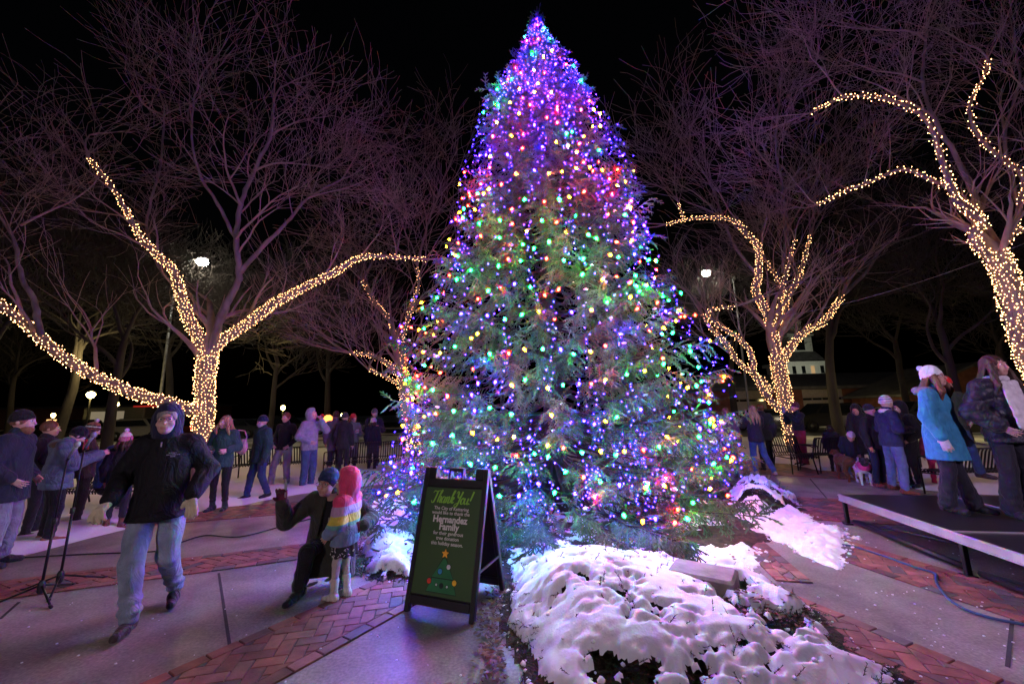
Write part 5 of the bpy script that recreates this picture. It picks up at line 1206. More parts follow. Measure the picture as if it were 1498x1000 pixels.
def person(pos, H, face, label, o=None, vox=.013, J=None, group=None):
    o = o or {}; s = H/1.75; j = {k: np.array(v, float) for k, v in J0.items()}
    for k, v in (J or {}).items(): j[k] = np.array(v, float)
    if 'w' in o:   # body breadth
        for k in j: j[k] = j[k]*np.array([o['w'], 1, 1])
    for q in 'RL':
        dv_ = j[q+'t']-j[q+'a']; dv_[2] = 0; dv_ /= np.linalg.norm(dv_)+1e-9; j[q+'t'] = np.array([j[q+'a'][0]+dv_[0]*.115, j[q+'a'][1]+dv_[1]*.115, j[q+'t'][2]])
    for k in j: j[k] = j[k]*s
    face = face+math.degrees(math.atan2(-pos[0], pos[1])); root = empty('person', tuple(pos), math.radians(face), label, 'person', group); bulk = o.get('bulk', 1.0)
    hs = s*o.get('hs', 1.0)*1.0; hy, hp, ht = [math.radians(a) for a in o.get('head', (0, 0, 0))]
    # yaw + turns the head to its own left; pitch + looks down
    RH = np.array((Matrix.Rotation(hy, 3, 'Z')@Matrix.Rotation(hp, 3, 'X')@Matrix.Rotation(ht, 3, 'Y'))); hc = j['head']
    h = lambda p: hc+RH@(np.array(p, float)*hs)
    allj = np.array(list(j.values())); lo = allj.min(0)-.16*s; hi = allj.max(0)+.16*s; hi[2] += .05; lo[2] = max(lo[2], -.03)
    near = vox <= .0095; sk = SK[o.get('skin', 'fair')]; gl = o.get('gloves')
    # ---- body: one continuous surface
    B = SDF(lo, hi, vox)
    for a, b, ra, rb in (('neck', 'chest', .06, .11), ('chest', 'waist', .115, .105), ('waist', 'hip', .105, .12)): B.cap(j[a], j[b], ra*s, rb*s, .03, fl=.75)
    B.cap(j['Rs'], j['Ls'], .05*s, .05*s, .04)
    for q in 'RL':
        B.cap(j[q+'s'], j[q+'e'], .047*s, .038*s, .02); B.cap(j[q+'e'], j[q+'w'], .037*s, .026*s, .02)
        B.cap(j[q+'h'], j[q+'k'], .075*s, .05*s, .03); B.cap(j[q+'k'], j[q+'a'], .05*s, .033*s, .02); B.cap(j[q+'a'], (j[q+'t']+j[q+'a'])/2, .03*s, .022*s, .02)
    B.cap(j['neck']-np.array([0, 0, .04*s]), h((0, .015, -.05)), .056*s, .05*hs, .03)
    B.ell(h((0, .012, .02)), np.array((.077, .095, .10))*hs, .01, R=RH)
    B.ell(h((0, -.035, -.045)), np.array((.058, .062, .072))*hs, .03, R=RH)
    B.ell(h((0, -.07, -.088)), np.array((.026, .022, .02))*hs, .02, R=RH)
    if vox < .016:
        rn = max(.009, vox*.7)
        B.cap(h((0, -.094, .012)), h((0, -.115, -.026)), rn*hs, (rn+.004)*hs, .012)
        B.ell(h((0, -.086, .034)), np.array((.045, .014, .009))*hs, .015, R=RH)
        for sx in (-1, 1):
            B.ell(h((sx*.031, -.1, .012)), np.array((.017, .013, .011))*hs, .012, '-', R=RH); B.ell(h((sx*.045, -.07, -.03)), np.array((.02, .02, .02))*hs, .02, R=RH)
            B.ell(h((sx*.079, .008, -.005)), np.array((.01, .018, .03))*hs, .008, R=RH)
        B.ell(h((0, -.094, -.058)), np.array((.024, .010, .006))*hs, .006, R=RH); B.ell(h((0, -.092, -.069)), np.array((.02, .010, .007))*hs, .006, R=RH)
    hd = o.get('hands', {})
    for q in 'RL':
        d, pn, curl = hd.get(q, (j[q+'w']-j[q+'e'], (-(1 if q == 'L' else -1), -.2, 0), .5))
        if not gl: hand(B, j[q+'w'], d, pn, 1 if q == 'L' else -1, s*(o.get('hs', 1.0)**.3), curl, vox*.62)
        else: dd = np.array(d, float); dd /= np.linalg.norm(dd); B.cap(j[q+'w'], j[q+'w']+dd*.05*s, .022*s, .018*s, .01)
    ctr = h((0, -.096, -.063)); iR = RH.T
    def bm(C):
        q = (C-ctr)@RH/hs; lip = (np.abs(q[:, 0]) < .026) & (np.abs(q[:, 2]) < .013) & (np.abs(q[:, 1]) < .03); return lip.astype(int)
    B.build('body', [sk, M['lip']], root, bm if vox < .016 else None)
    if vox < .016:
        for sx in (-1, 1):
            e = MB(); e.lathe([(.3, -.95), (.8, -.6), (1, 0), (.8, .6), (.3, .95)], (0, 0, 0), 10); V = np.array([tuple(v) for v in e.V])*.0115*hs
            V = V@np.array(RH).T+h((sx*.031, -.0835, .012)); mesh_np('eye', V, e.F, M['eyew'], root)
            V2 = np.array([tuple(v) for v in e.V])*.0062*hs; V2 = V2@np.array(RH).T+h((sx*.031, -.0915, .012)); mesh_np('iris', V2, e.F, M['iris'], root)
            eb = MB(); eb.tube([Vector(h((sx*.014, -.099, .034))), Vector(h((sx*.032, -.1, .040))), Vector(h((sx*.05, -.088, .034)))], [.0018*hs, .0028*hs, .0015*hs], 5); eb.build('eyebrow', HM[o.get('hair', ('brown',))[0]] if o.get('hair') else HM['brown'], root, True)
    # ---- trousers
    p = o.get('pants')
    if p:
        S = SDF((lo[0], lo[1], -.02), (hi[0], hi[1], j['hip'][2]+.22*s), vox); w = p.get('w', 1.0); fl_ = p.get('flare', 1.0); hm = p.get('hem', .05)*s
        S.cap(j['hip']+np.array([0, 0, .09*s]), j['hip']-np.array([0, 0, .03*s]), .125*s*bulk, .135*s*bulk, .03, fl=.78)
        for q in 'RL':
            S.cap(j[q+'h'], j[q+'k'], .092*s*w**.5*bulk**.5, .068*s*w, .03); a_ = j[q+'a']*.93+j[q+'k']*.07 if not p.get('boot') else j[q+'a']*.75+j[q+'k']*.25
            S.cap(j[q+'k'], a_-(j[q+'k']-j[q+'a'])*(.02 if fl_ > 1 else 0), .066*s*w, .057*s*w*fl_, .02)
        am = p.get('fold', .006)
        S.disp(lambda X, Y, Z: am*(snoise(X, Y, Z*1.8, 22, 3, 6))+am*.8*np.sin(Z*75+6*snoise(X, Y, Z*.3, 7, 4, 4))*np.exp(-((Z-.15*s)/.13)**2)*np.clip((Z*6), 0, 1))
        S.build('trousers', cloth(p['col'], .85, .4, 180, scale=7, var=.35), root)
    if o.get('tights'):
        S = SDF((lo[0], lo[1], -.02), (hi[0], hi[1], j['hip'][2]+.1*s), vox)
        for q in 'RL': S.cap(j[q+'h'], j[q+'k'], .078*s, .057*s, .03); S.cap(j[q+'k'], j[q+'a'], .055*s, .04*s, .02)
        S.disp(folds(.002, 30)); S.build('tights', cloth(o['tights']), root)
    if o.get('skirt'):
        k_ = o['skirt']; S = SDF(lo, hi, vox); S.cap(j['waist'], j['hip']-np.array([0, 0, k_.get('len', .16)*s]), .11*s, k_.get('r', .19)*s, .02, fl=.8); zc = j['hip'][2]-k_.get('len', .16)*s; S.cut((0, 0, zc), (0, 0, -1))
        S.disp(lambda X, Y, Z: .008*np.sin(9*np.arctan2(Y, X))*np.clip((j['waist'][2]-Z)*5, 0, 1)); S.build('skirt', k_['mat'], root)
    # ---- shoes
    sh = o.get('shoes', dict(col=(.02, .018, .016)))
    for q in 'RL':
        a = j[q+'a']; t = j[q+'t']; dv = t-a; dv[2] = 0; dv /= np.linalg.norm(dv)+1e-9;  fz = min(a[2]-.06*s, t[2]+.0)
        v_ = min(vox, .012); S = SDF(np.minimum(a, t)-.12*s, np.maximum(a, t)+np.array([.12*s, .12*s, (sh.get('boot', .02)+.1)*s]), v_)
        up = (a-t); heel = a-dv*.035*s; heel[2] = a[2]-.045*s; toe = t+dv*.045*s
        S.cap(heel, (heel+toe)/2+np.array([0, 0, .008*s]), .042*s, .04*s, .03); S.cap((heel+toe)/2, toe, .042*s, .034*s, .03)
        S.cap(heel+np.array([0, 0, .03*s]), a+np.array([0, 0, .01*s]), .042*s, .043*s, .03)
        if sh.get('boot'): top = a+(j[q+'k']-a)*sh['boot']; S.cap(a, top, .045*s, sh.get('bw', .056)*s, .02)
        n_ = np.cross(np.cross(dv, [0, 0, 1]), toe-heel); n_ = -n_/np.linalg.norm(n_); n_ = n_ if n_[2] < 0 else -n_
        S.cut(heel-np.array([0, 0, .035*s]), n_)
        hz = heel[2]-.035*s; sole = lambda C, heel=heel, n_=n_: (((C-(heel-np.array([0, 0, .035*s])))@n_) > -.016*s).astype(int)
        S.build('boot' if sh.get('boot') else 'shoe', [cloth(sh['col'], sh.get('rough', .5), .2), cloth(sh.get('sole', (.02, .02, .02)), .7, .1)], root, sole)
    # ---- jacket / coat
    c = o.get('jacket')
    if c:
        hem = c.get('hem', .82)*s; S = SDF((lo[0], lo[1], hem-.03), (hi[0], hi[1], j['neck'][2]+.16*s), vox); t_ = c.get('t', .022)*s; fw = c.get('flare', 0)*s
        S.cap(j['neck']-np.array([0, 0, .06*s]), j['chest'], .085*s+t_*.5, .137*s*bulk+t_, .05, fl=.74); S.cap(j['chest'], j['waist'], .137*s*bulk+t_, .13*s*bulk+t_+fw*.3, .05, fl=.76)
        low = j['hip']+(j['hip']-j['waist'])*max(0, (j['hip'][2]-hem)/max(.02, j['waist'][2]-j['hip'][2])) if j['waist'][2]-j['hip'][2] > .06*s else j['hip']
        S.cap(j['waist'], j['hip'], .13*s*bulk+t_+fw*.3, .145*s*bulk+t_+fw*.5, .05, fl=.78)
        if hem < j['hip'][2]-.03 and not c.get('nolow'): S.cap(j['hip'], np.array([lerp(j['hip'][0], (j['Rk'][0]+j['Lk'][0])/2, .5), lerp(j['hip'][1], (j['Rk'][1]+j['Lk'][1])/2, .5), hem-.02]), .145*s*bulk+t_+fw*.5, .15*s*bulk+t_+fw, .05, fl=.8)
        S.cap(j['Rs'], j['Ls'], .052*s+t_*.7, .052*s+t_*.7, .05)
        slv = c.get('sleeve', 1.0)
        for q in 'RL':
            e_ = j[q+'e']+(j[q+'w']-j[q+'e'])*.95; S.cap(j[q+'s'], j[q+'e'], .054*s+t_*.9*slv, .048*s+t_*.9*slv, .04); S.cap(j[q+'e'], e_, .05*s+t_*slv, .036*s+t_*.8*slv, .02)
        if not c.get('nocollar'): S.cap(j['neck']-np.array([0, 0, .03*s]), j['neck']+np.array([0, -.005, .035*s]), .072*s+t_*.3, .07*s+t_*.3, .03)
        S.cut((0, 0, hem), (0, 0, -1))
        am = c.get('fold', .007)*s
        if c.get('quilt'):
            qp = c['quilt']*s; S.disp(lambda X, Y, Z: -.014*s*np.abs(np.sin((Z+.25*np.abs(X)+.01*snoise(X, Y, Z, 9, 2, 4))*PI/qp))**.6+.008*s+am*.5*snoise(X, Y, Z, 30, 1, 6))
        else: S.disp(lambda X, Y, Z: am*(.9*snoise(X*1.2, Y*1.2, Z*.75, 13, 0, 6)+.55*snoise(X, Y, Z, 34, 9, 6)))
        if c.get('open'):   # front opening over a shirt
            X, Y, Z = S.grid(); wv = np.clip(.035+(j['chest'][2]-Z)*.22+.04, .02, .2)*s
            cy_ = j['chest'][1]; S.D = np.where((np.abs(X-j['chest'][0]-.02) < wv) & (Y < cy_-.03) & (Z > hem+.0) & (Z < j['neck'][2]+.02), np.maximum(S.D, .004+0*X), S.D)
        m_ = c.get('mat') or cloth(c['col'], c.get('rough', .8), .35, 150, sheen=c.get('sheen', .1), spec=c.get('spec', .3))
        S.build(c.get('name', 'jacket'), m_ if isinstance(m_, list) else [m_], root, c.get('mf'))
    if o.get('shirt'):
        c = o['shirt']; S = SDF((lo[0], lo[1], c.get('hem', .8)*s), (hi[0], hi[1], j['neck'][2]+.05*s), vox); S.cap(j['neck']-np.array([0, 0, .05*s]), j['chest'], .08*s, .135*s*bulk, .04, fl=.72); S.cap(j['chest'], j['waist'], .135*s*bulk, .128*s*bulk, .04, fl=.75); S.cap(j['waist'], j['hip'], .128*s*bulk, .14*s*bulk, .04, fl=.78); S.cut((0, 0, c.get('hem', .8)*s), (0, 0, -1)); S.disp(folds(.005, 16)); S.build('shirt', cloth(c['col']), root)
    if gl:
        for q in 'RL':
            d, pn, curl = hd.get(q, (j[q+'w']-j[q+'e'], (-(1 if q == 'L' else -1), -.2, 0), .5)); w_ = j[q+'w']; v_ = min(vox, .008); S = SDF(w_-.19*s, w_+.19*s, v_)
            dd = np.array(d, float); dd /= np.linalg.norm(dd); gp_ = o.get('glovet', .004); S.cap(w_-dd*.03*s, w_+dd*.02*s, .036*s, .03*s, .02); hand(S, w_, d, pn, 1 if q == 'L' else -1, s*1.04, curl, v_*.7, .008, gp_, o.get('spread', .2)); S.disp(folds(.0015, 60)); S.build('glove', cloth(gl), root)
    # ---- hair
    if o.get('hair'):
        hn, ln = o['hair'][0], (o['hair'][1] if len(o['hair']) > 1 else 0); S = SDF(hc-np.array([.22, .24, .24+ln*s]), hc+np.array([.22, .22, .2]), max(vox*.8, .006))
        S.ell(h((0, .018, .03)), np.array((.088, .103, .106))*hs, .01, R=RH)
        S.ell(h((0, -.105, -.03)), np.array((.066, .075, .093))*hs, .015, '-', R=RH)
        if ln == 0: S.ell(h((0, .0, -.115)), np.array((.12, .16, .09))*hs, .01, '-', R=RH)
        S.disp(lambda X, Y, Z: .006*snoise(X*2, Y*2, Z*.5, 40, 0, 6))
        if ln:
            bk = j['chest'][1]
            for i, (x, y) in enumerate(((-.07, .02), (-.05, .06), (0, .08), (.05, .06), (.07, .02))+(((-.085, -.03), (.085, -.03)) if o.get('hairfront') else ())):
                a = h((x, y, -.0)); e = hc+np.array([x*1.35*s+random.gauss(0, .01), (y+.05)*s+(-.06*s if i > 4 else .03*s), -ln*s*(1 if i < 5 else .95)*random.uniform(.85, 1.05)]); m_ = (a+e)/2+np.array([x*.3, (.035 if i < 5 else -.055)*s, 0]); S.cap(a, m_, .032*hs, .03*s, .02); S.cap(m_, e, .03*s, .012*s, .02)
            S.disp(lambda X, Y, Z: .005*np.sin(X*190+3*snoise(X, Y, Z*.2, 12, 5, 4))*1+.004*snoise(X, Y, Z*.25, 50, 3, 5))
        S.build('hair', HM[hn], root)
    if o.get('beard'):
        S = SDF(hc-.2, hc+.14, max(vox*.7, .007)); S.ell(h((0, -.045, -.085)), np.array((.062, .062, .07))*hs, .01, R=RH); S.ell(h((0, -.1, -.045)), np.array((.03, .05, .03))*hs, .01, '-', R=RH); S.ell(h((0, -.02, .0)), np.array((.08, .11, .055))*hs, .01, '-', R=RH); S.disp(folds(.004, 70)); S.build('beard', HM[o['beard']], root)
    ha = o.get('hat')
    if ha:
        S = SDF(hc-.24, hc+.3, max(min(vox, .011), .006)); g = ha.get('tall', 1.12)
        S.ell(h((0, .02, .045)), np.array((.092, .107, .102*g))*hs, .02, R=RH)
        nb = RH@np.array([0, -.22, -1.0]); nb /= np.linalg.norm(nb); zb = ha.get('brim', .014); S.cut(h((0, 0, zb)), nb)
        X, Y, Z = S.grid(); LX = (X-hc[0])*RH[0, 0]+(Y-hc[1])*RH[1, 0]+(Z-hc[2])*RH[2, 0]; LY = (X-hc[0])*RH[0, 1]+(Y-hc[1])*RH[1, 1]+(Z-hc[2])*RH[2, 1]; LZ = (X-hc[0])*RH[0, 2]+(Y-hc[1])*RH[1, 2]+(Z-hc[2])*RH[2, 2]
        lev = LZ/hs+LY/hs*.22-zb
        S.D = S.D-np.where((lev > -.002) & (lev < .042), .006*hs, 0)-.0018*np.sin(np.arctan2(LY-.02, LX)*44)*(lev < .12)
        cols = ha.get('cols') or [ha['col']]; mats = [cloth(c_, .95, .7, 90, 'knit') for c_ in cols]
        def hmf(C, hc=hc, RH=RH, zb=zb, ha=ha):
            q = (C-hc)@RH/hs; l = q[:, 2]+q[:, 1]*.22-zb
            if len(cols) == 1: return np.zeros(len(C), int)
            pat = ha.get('pat', [0]); return np.array(pat)[np.clip((l/.021).astype(int), 0, len(pat)-1)]
        S.build('hat', mats, root, hmf)
        if ha.get('pom'):
            S = SDF(hc-.1, hc+np.array([.2, .35, .35]), .008); S.ell(h(ha.get('pompos', (0, .03, .165*g))), np.array((.035, .035, .033))*hs, .0); S.disp(folds(.007, 70)); S.build('pompom', cloth(ha['pom'], .95, .8, 60), root)
    hd_ = o.get('hood')
    if hd_:
        S = SDF(hc-.28, hc+.28, max(min(vox, .011), .007))
        if hd_.get('up', True):
            S.ell(h((0, .04, .02)), np.array((.113, .112, .133))*hs, .02, R=RH); S.ell(h((0, .01, .12)), np.array((.06, .09, .05))*hs, .05, R=RH); S.cap(h((0, .03, -.08)), j['neck']+np.array([0, .03, -.03*s]), .105*hs, .11*s, .05, fl=.85)
            S.ell(h((0, -.16, -.02)), np.array((.080, .165, .118))*hs, .012, '-', R=RH)
        else:
            S.ell(j['neck']+np.array([0, .09*s, .0]), np.array((.12, .07, .07))*s, .03); S.cap(j['neck']+np.array([-.08*s, .02, .0]), j['neck']+np.array([.08*s, .02, 0]), .05*s, .05*s, .04)
        S.disp(folds(.004, 24)); S.build('hood', hd_.get('mat') or cloth(hd_['col'], .85, .4, 120), root)
    fu = o.get('fur')
    if fu:
        S = SDF(hc-.3, hc+.3, .011); n0 = j['neck']
        for k in range(9):
            a = -.35+ (PI+.7)*k/9; b = -.35+(PI+.7)*(k+1)/9; S.cap(n0+np.array([math.cos(a)*.115, math.sin(a)*.12+.03, .0])*s, n0+np.array([math.cos(b)*.115, math.sin(b)*.12+.03, .0])*s, .045*s, .045*s, .02)
        S.disp(lambda X, Y, Z: .014*snoise(X, Y, Z, 90, 2, 6)+.008*snoise(X, Y, Z, 160, 5, 6)); S.build('fur_trim', cloth(fu, .95, .9, 90, 'fur'), root)
    if o.get('scarf'):
        c = o['scarf']; S = SDF(j['neck']-np.array([.2, .3, .55])*s, j['neck']+np.array([.2, .2, .15])*s, max(vox, .009))
        for k in range(8):
            a = 2*PI*k/8; b = 2*PI*(k+1)/8; S.cap(j['neck']+np.array([math.cos(a)*.078, math.sin(a)*.078, .02])*s, j['neck']+np.array([math.cos(b)*.078, math.sin(b)*.078, .02])*s, .036*s, .036*s, .02)
        if c.get('ends'):
            for x in (-.05, .05): S.cap(j['neck']+np.array([x, -.13, -.03])*s, j['neck']+np.array([x*1.2, -.215, -.5])*s, .034*s, .04*s, .02, fl=.5, flx=1.5)
        S.disp(folds(.004, 40)); S.build('scarf', cloth(c['col'], .9, .7, 70), root)
    if o.get('mask'):
        S = SDF(hc-.2, hc+.12, .008); S.ell(h((0, -.045, -.05)), np.array((.066, .072, .058))*hs, 0, R=RH); S.cut(h((0, .0, 0)), RH@np.array([0, 1., 0])); S.build('face_mask', cloth(o['mask'], .8, .1), root)
    if o.get('glasses'):
        m_ = MB()
        for sx in (-1, 1): m_.tube([Vector(h((sx*.033+.027*math.cos(a), -.112+.006*abs(math.cos(a)), .010+.019*math.sin(a)))) for a in np.linspace(0, 2*PI, 15)], .0013*hs, 5); m_.tube([Vector(h((sx*.058, -.106, .014))), Vector(h((sx*.082, .0, .01)))], .002*hs, 4)
        m_.tube([Vector(h((-.01, -.113, .015))), Vector(h((.01, -.113, .015)))], .002*hs, 4); m_.build('glasses', M['blackplastic'], root, True)
    root['vox'] = vox; del root['vox']; PPL.append(root)
    return root, j, s, h
def gpos(u, v, z=0): p = G(u, v, z); return (p.x, p.y, z)
def local(root, uvY):  return root.matrix_world.inverted()@AT(*uvY)
JEAN = (.09, .14, .25)
# --- the walking man
WALK = dict(Rh=(-.10, .0, .92), Lh=(.09, .02, .92), Rk=(-.09, -.18, .51), Ra=(-.04, -.25, .10), Rt=(-.06, -.43, .05), Lk=(.09, -.02, .49), La=(.10, .27, .15), Lt=(.12, .12, .035),
            Re=(-.29, .05, 1.17), Rw=(-.27, -.2, .99), Le=(.30, .07, 1.17), Lw=(.25, -.16, .97), head=(-.01, -.06, 1.61), neck=(0, -.02, 1.47))
wp = (G(185, 930)+G(240, 880))/2
r_, j_, s_, h_ = person((wp.x+.02, wp.y-.02, 0), 1.78, -16, 'man in black jacket, blue hood and pale gloves striding past at left',
  dict(jacket=dict(col=(.008, .008, .010), hem=.80, t=.033, flare=.02, rough=.75, spec=.25, sleeve=1.1, fold=.013, sheen=0), pants=dict(col=(.27, .33, .43), w=1.2, fold=.012), shoes=dict(col=(.045, .032, .028), sole=(.25, .24, .22)),
       hood=dict(col=(.018, .02, .05)), gloves=(.62, .55, .36), glovet=.008, glasses=True, hair=('grey',), head=(8, -4, 0), bulk=1.06, spread=.5, skin='pink',
       hands=dict(R=((-.3, -.6, -.5), (.3, .2, -1), .9), L=((.15, -.2, -1), (-.6, -1, 0), .12))), .0085, WALK)
def chest_logo():
    m_ = MB()
    for i, (w, z) in enumerate(((.07, .03), (.10, .015), (.045, 0))):
        for k in range(int(w/.012)): m_.box((.098-w/2+.012*k, -.166-.0*i, 1.335+z), (.008, .006, .007 if i != 1 else .006))
    m_.build('chest_emblem', cloth((.5, .5, .5)), r_)
chest_logo()
m_ = MB(); m_.box((0.0, -.168, 1.44), (.008, .012, .04)); m_.build('zip_pull', M['steel'], r_)
# --- crouching woman taking a selfie and the girl
wp = (G(430, 878)+G(492, 868))/2
CR_ = dict(head=(-.03, -.12, 1.05), neck=(.01, -.05, .93), chest=(.0, .0, .78), waist=(.0, .06, .60), hip=(.0, .12, .46), Rs=(-.15, -.02, .88), Ls=(.17, -.02, .88),
           Re=(-.40, -.06, .70), Rw=(-.40, -.24, .92), Le=(.40, -.1, .68), Lw=(.34, -.28, .66), Rh=(-.09, .12, .46), Lh=(.09, .12, .46), Rk=(-.17, -.14, .42), Lk=(.12, -.16, .40), Ra=(-.23, -.13, .10), Rt=(-.31, -.29, .03), La=(.12, .06, .10), Lt=(.12, -.1, .03))
wr_, wj, ws, wh = person((wp.x+.05, wp.y+.12, 0), 1.68, -8, 'crouching woman in dark parka and blue beanie holding up a phone',
  dict(jacket=dict(col=(.036, .038, .026), hem=.14, t=.032, flare=.10, open=True, fold=.010, name='parka'), shirt=dict(col=(.012, .012, .014), hem=.32), pants=dict(col=(.012, .012, .016), w=1.15), shoes=dict(col=(.015, .015, .02), sole=(.5, .5, .4)),
       hat=dict(col=(.02, .035, .10), tall=1.15), hair=('dark',), glasses=True, gloves=(.13, .02, .05), head=(-22, 2, 6), skin='fair',
       hands=dict(R=((-.05, -.3, 1), (.2, -.9, -.3), .9), L=((-.9, -.5, 0), (0, 1, 0), .5))), .0085, CR_)
def graphic():
    # plain pale rounded print with dark blotches on the t-shirt
    V = []; F = []; pm = mat('shirt_print', (.45, .4, .3), .8, var=.75, scale=22, bump=0); n = 18
    c = wj['chest']*.45+wj['waist']*.55
    for a in (0, 1):
        for k in range(n): V.append((c[0]+.045+.055*math.cos(2*PI*k/n), c[1]-.118-.008*a, c[2]+.10*math.sin(2*PI*k/n)))
    F = [tuple(range(n, 2*n))[::-1]]+[(k, (k+1) % n, n+(k+1) % n, n+k) for k in range(n)]
    mesh_np('shirt_print', np.array(V), F, pm, wr_, False)
    b = MB()
    for i, (x, w) in enumerate(((-.02, .01), (.0, .016), (.03, .02), (.055, .012))): b.box((c[0]+x+.02, c[1]-.122, c[2]+.155+.006*i), (w, .006, .03))
    b.build('shirt_lettering', cloth((.5, .48, .44)), wr_)
graphic()
def phone(root, p, d, up, label, col=(.02, .02, .025), w=.075, hgt=.155, rotz_=0):
    ro = empty('phone', tuple(p), rotz_, label, 'phone'); m_ = MB(); m_.box((0, 0, 0), (w, .009, hgt), bev=.004); m_.build('case', cloth(col, .4, .05), ro); m_ = MB(); m_.box((0, .0055, 0), (w-.008, .002, hgt-.014)); m_.build('screen', M['glass'], ro); return ro
def world(root, p): return Matrix.Translation(root.location)@Matrix.Rotation(root.rotation_euler.z, 4, 'Z')@Vector(p)
phone(None, world(wr_, wj['Rw']+np.array([.03, -.05, .13])), 0, 0, 'pale edged phone held up by the crouching woman', (.35, .33, .33), rotz_=-.9)
kp = G(492, 879)
RB = [cloth(c_, .6, .3, 60, 'nylon', sheen=.2) for c_ in ((.75, .06, .17), (.45, .27, .42), (.62, .52, .07), (.13, .36, .33), (.17, .24, .36))]
def rb(C):
    z = C[:, 2]/(1.12/1.75); return np.where(z > 1.31, 0, np.where(z > 1.2, 1, np.where(z > 1.09, 2, np.where(z > 1.03, 3, 4))))
KID = dict(head=(0, -.02, 1.56), neck=(0, .01, 1.38), Rk=(-.08, -.03, .50), Ra=(-.085, .0, .09), Rt=(-.12, -.14, .03), Lk=(.06, -.08, .5), La=(.06, -.1, .09), Lt=(.02, -.26, .03), Re=(-.22, -.02, 1.07), Rw=(-.19, -.17, .92), Le=(.22, .0, 1.07), Lw=(.19, -.14, .92), Rs=(-.15, .01, 1.33), Ls=(.15, .01, 1.33), chest=(0, 0, 1.24))
kr_, kj, ks, kh = person((kp.x+.05, kp.y+.02, 0), 1.14, -118, 'small girl in rainbow striped puffer with hot pink hood and white boots',
  dict(jacket=dict(mat=RB, mf=rb, hem=.75, t=.05, quilt=.15, flare=.02, sleeve=1.2), hood=dict(mat=RB[0]), hs=1.42, head=(0, 0, 0), skin='fair', hair=('blonde',), tights=(.5, .44, .4), skirt=dict(mat=mat('speckled_skirt', (.02, .02, .025), .8, var=.1), len=.33, r=.2),
       shoes=dict(col=(.62, .56, .5), boot=.45, bw=.06, sole=(.06, .045, .03), rough=.4), w=1.15), .0085, KID)
m_ = MB()
for k in range(26):
    a = random.uniform(0, 6.28); z = random.uniform(.62, .72)*ks; r = .195*ks*1.12; m_.box((math.cos(a)*r, math.sin(a)*r*.82, z), (.018, .006, .006), M=Matrix.Rotation(a+PI/2, 3, 'Z')@Matrix.Rotation(random.uniform(-1, 1), 3, 'Y'))
m_.build('skirt_flecks', cloth((.6, .6, .6)), kr_)
POCK = dict(Re=(-.27, .07, 1.13), Rw=(-.19, -.10, .98), Le=(.27, .07, 1.13), Lw=(.19, -.10, .98))
PHON = dict(Re=(-.23, -.08, 1.13), Rw=(-.07, -.28, 1.22), Le=(.23, -.08, 1.13), Lw=(.07, -.28, 1.22))
# --- left crowd
person(gpos(-8, 828), 1.78, 62, 'bearded man in black beanie and navy coat at left edge', dict(jacket=dict(col=(.015, .018, .032), hem=.72, t=.035, flare=.01), pants=dict(col=(.22, .23, .26), w=1.25), shoes=dict(col=(.03, .03, .03)), hat=dict(col=(.01, .01, .012)), hair=('ginger',), beard='ginger', skin='pink', bulk=1.1), .010, POCK)
def badge():
    pass
person(gpos(44, 786), 1.66, 70, 'bareheaded man with short brown hair behind the bearded man', dict(jacket=dict(col=(.02, .018, .025), hem=.8, t=.03), pants=dict(col=(.02, .02, .025)), hair=('auburn',), head=(10, 5, 0)), .012, POCK)
person(gpos(68, 793), 1.62, 105, 'person in puffy grey coat with fur collar, bending over a phone', dict(jacket=dict(col=(.10, .13, .18), hem=.78, t=.05, quilt=.13, flare=.03), pants=dict(col=(.012, .012, .015), w=1.15), shoes=dict(col=(.28, .13, .06), boot=.18, sole=(.1, .06, .03)), hat=dict(col=(.008, .008, .010), tall=1.1), hair=('dark',), fur=(.10, .07, .05), head=(0, 38, 0)), .0105,
       dict(PHON, head=(0, -.15, 1.55), neck=(0, -.06, 1.43), chest=(0, -.02, 1.28), Rw=(-.1, -.42, 1.24), Lw=(.05, -.42, 1.24)))
person(gpos(112, 766), 1.6, 95, 'person in brown jacket and pom hat looking at a red phone', dict(jacket=dict(col=(.05, .035, .035), hem=.8, t=.03), pants=dict(col=(.02, .016, .016)), hat=dict(cols=[(.25, .1, .05), (.5, .48, .45), (.06, .03, .03)], pat=[0, 2, 1, 2, 0, 0], pom=(.6, .6, .58)), hair=('brown', .2), head=(0, 22, 0)), .013, PHON)
phone(None, AT(126, 650, 6.35), 0, 0, 'red phone held by the person in a pom hat', (.35, .03, .03), rotz_=1.2)
SIT = dict(hip=(0, .1, .50), waist=(0, .12, .66), chest=(0, .08, .88), neck=(0, .05, 1.05), head=(0, .0, 1.20), Rs=(-.16, .07, .99), Ls=(.16, .07, .99), Re=(-.2, -.02, .75), Rw=(-.05, -.22, .78), Le=(.2, -.02, .75), Lw=(.05, -.22, .78), Rh=(-.08, .1, .5), Lh=(.08, .1, .5), Rk=(-.09, -.32, .52), Lk=(.09, -.32, .52), Ra=(-.09, -.36, .12), La=(.09, -.36, .12), Rt=(-.1, -.54, .05), Lt=(.1, -.54, .05))
bp_ = G(128, 752)
person((bp_.x+.12, bp_.y+.2, 0), 1.5, 48, 'hooded child in bright blue coat seated on the bench at left', dict(jacket=dict(col=(.02, .035, .13), hem=.5, t=.045, quilt=.12, nolow=True), pants=dict(col=(.02, .02, .04)), hood=dict(col=(.02, .035, .12)), hair=('brown',), hs=1.1, skin='pink', shoes=dict(col=(.2, .19, .2))), .012, SIT)
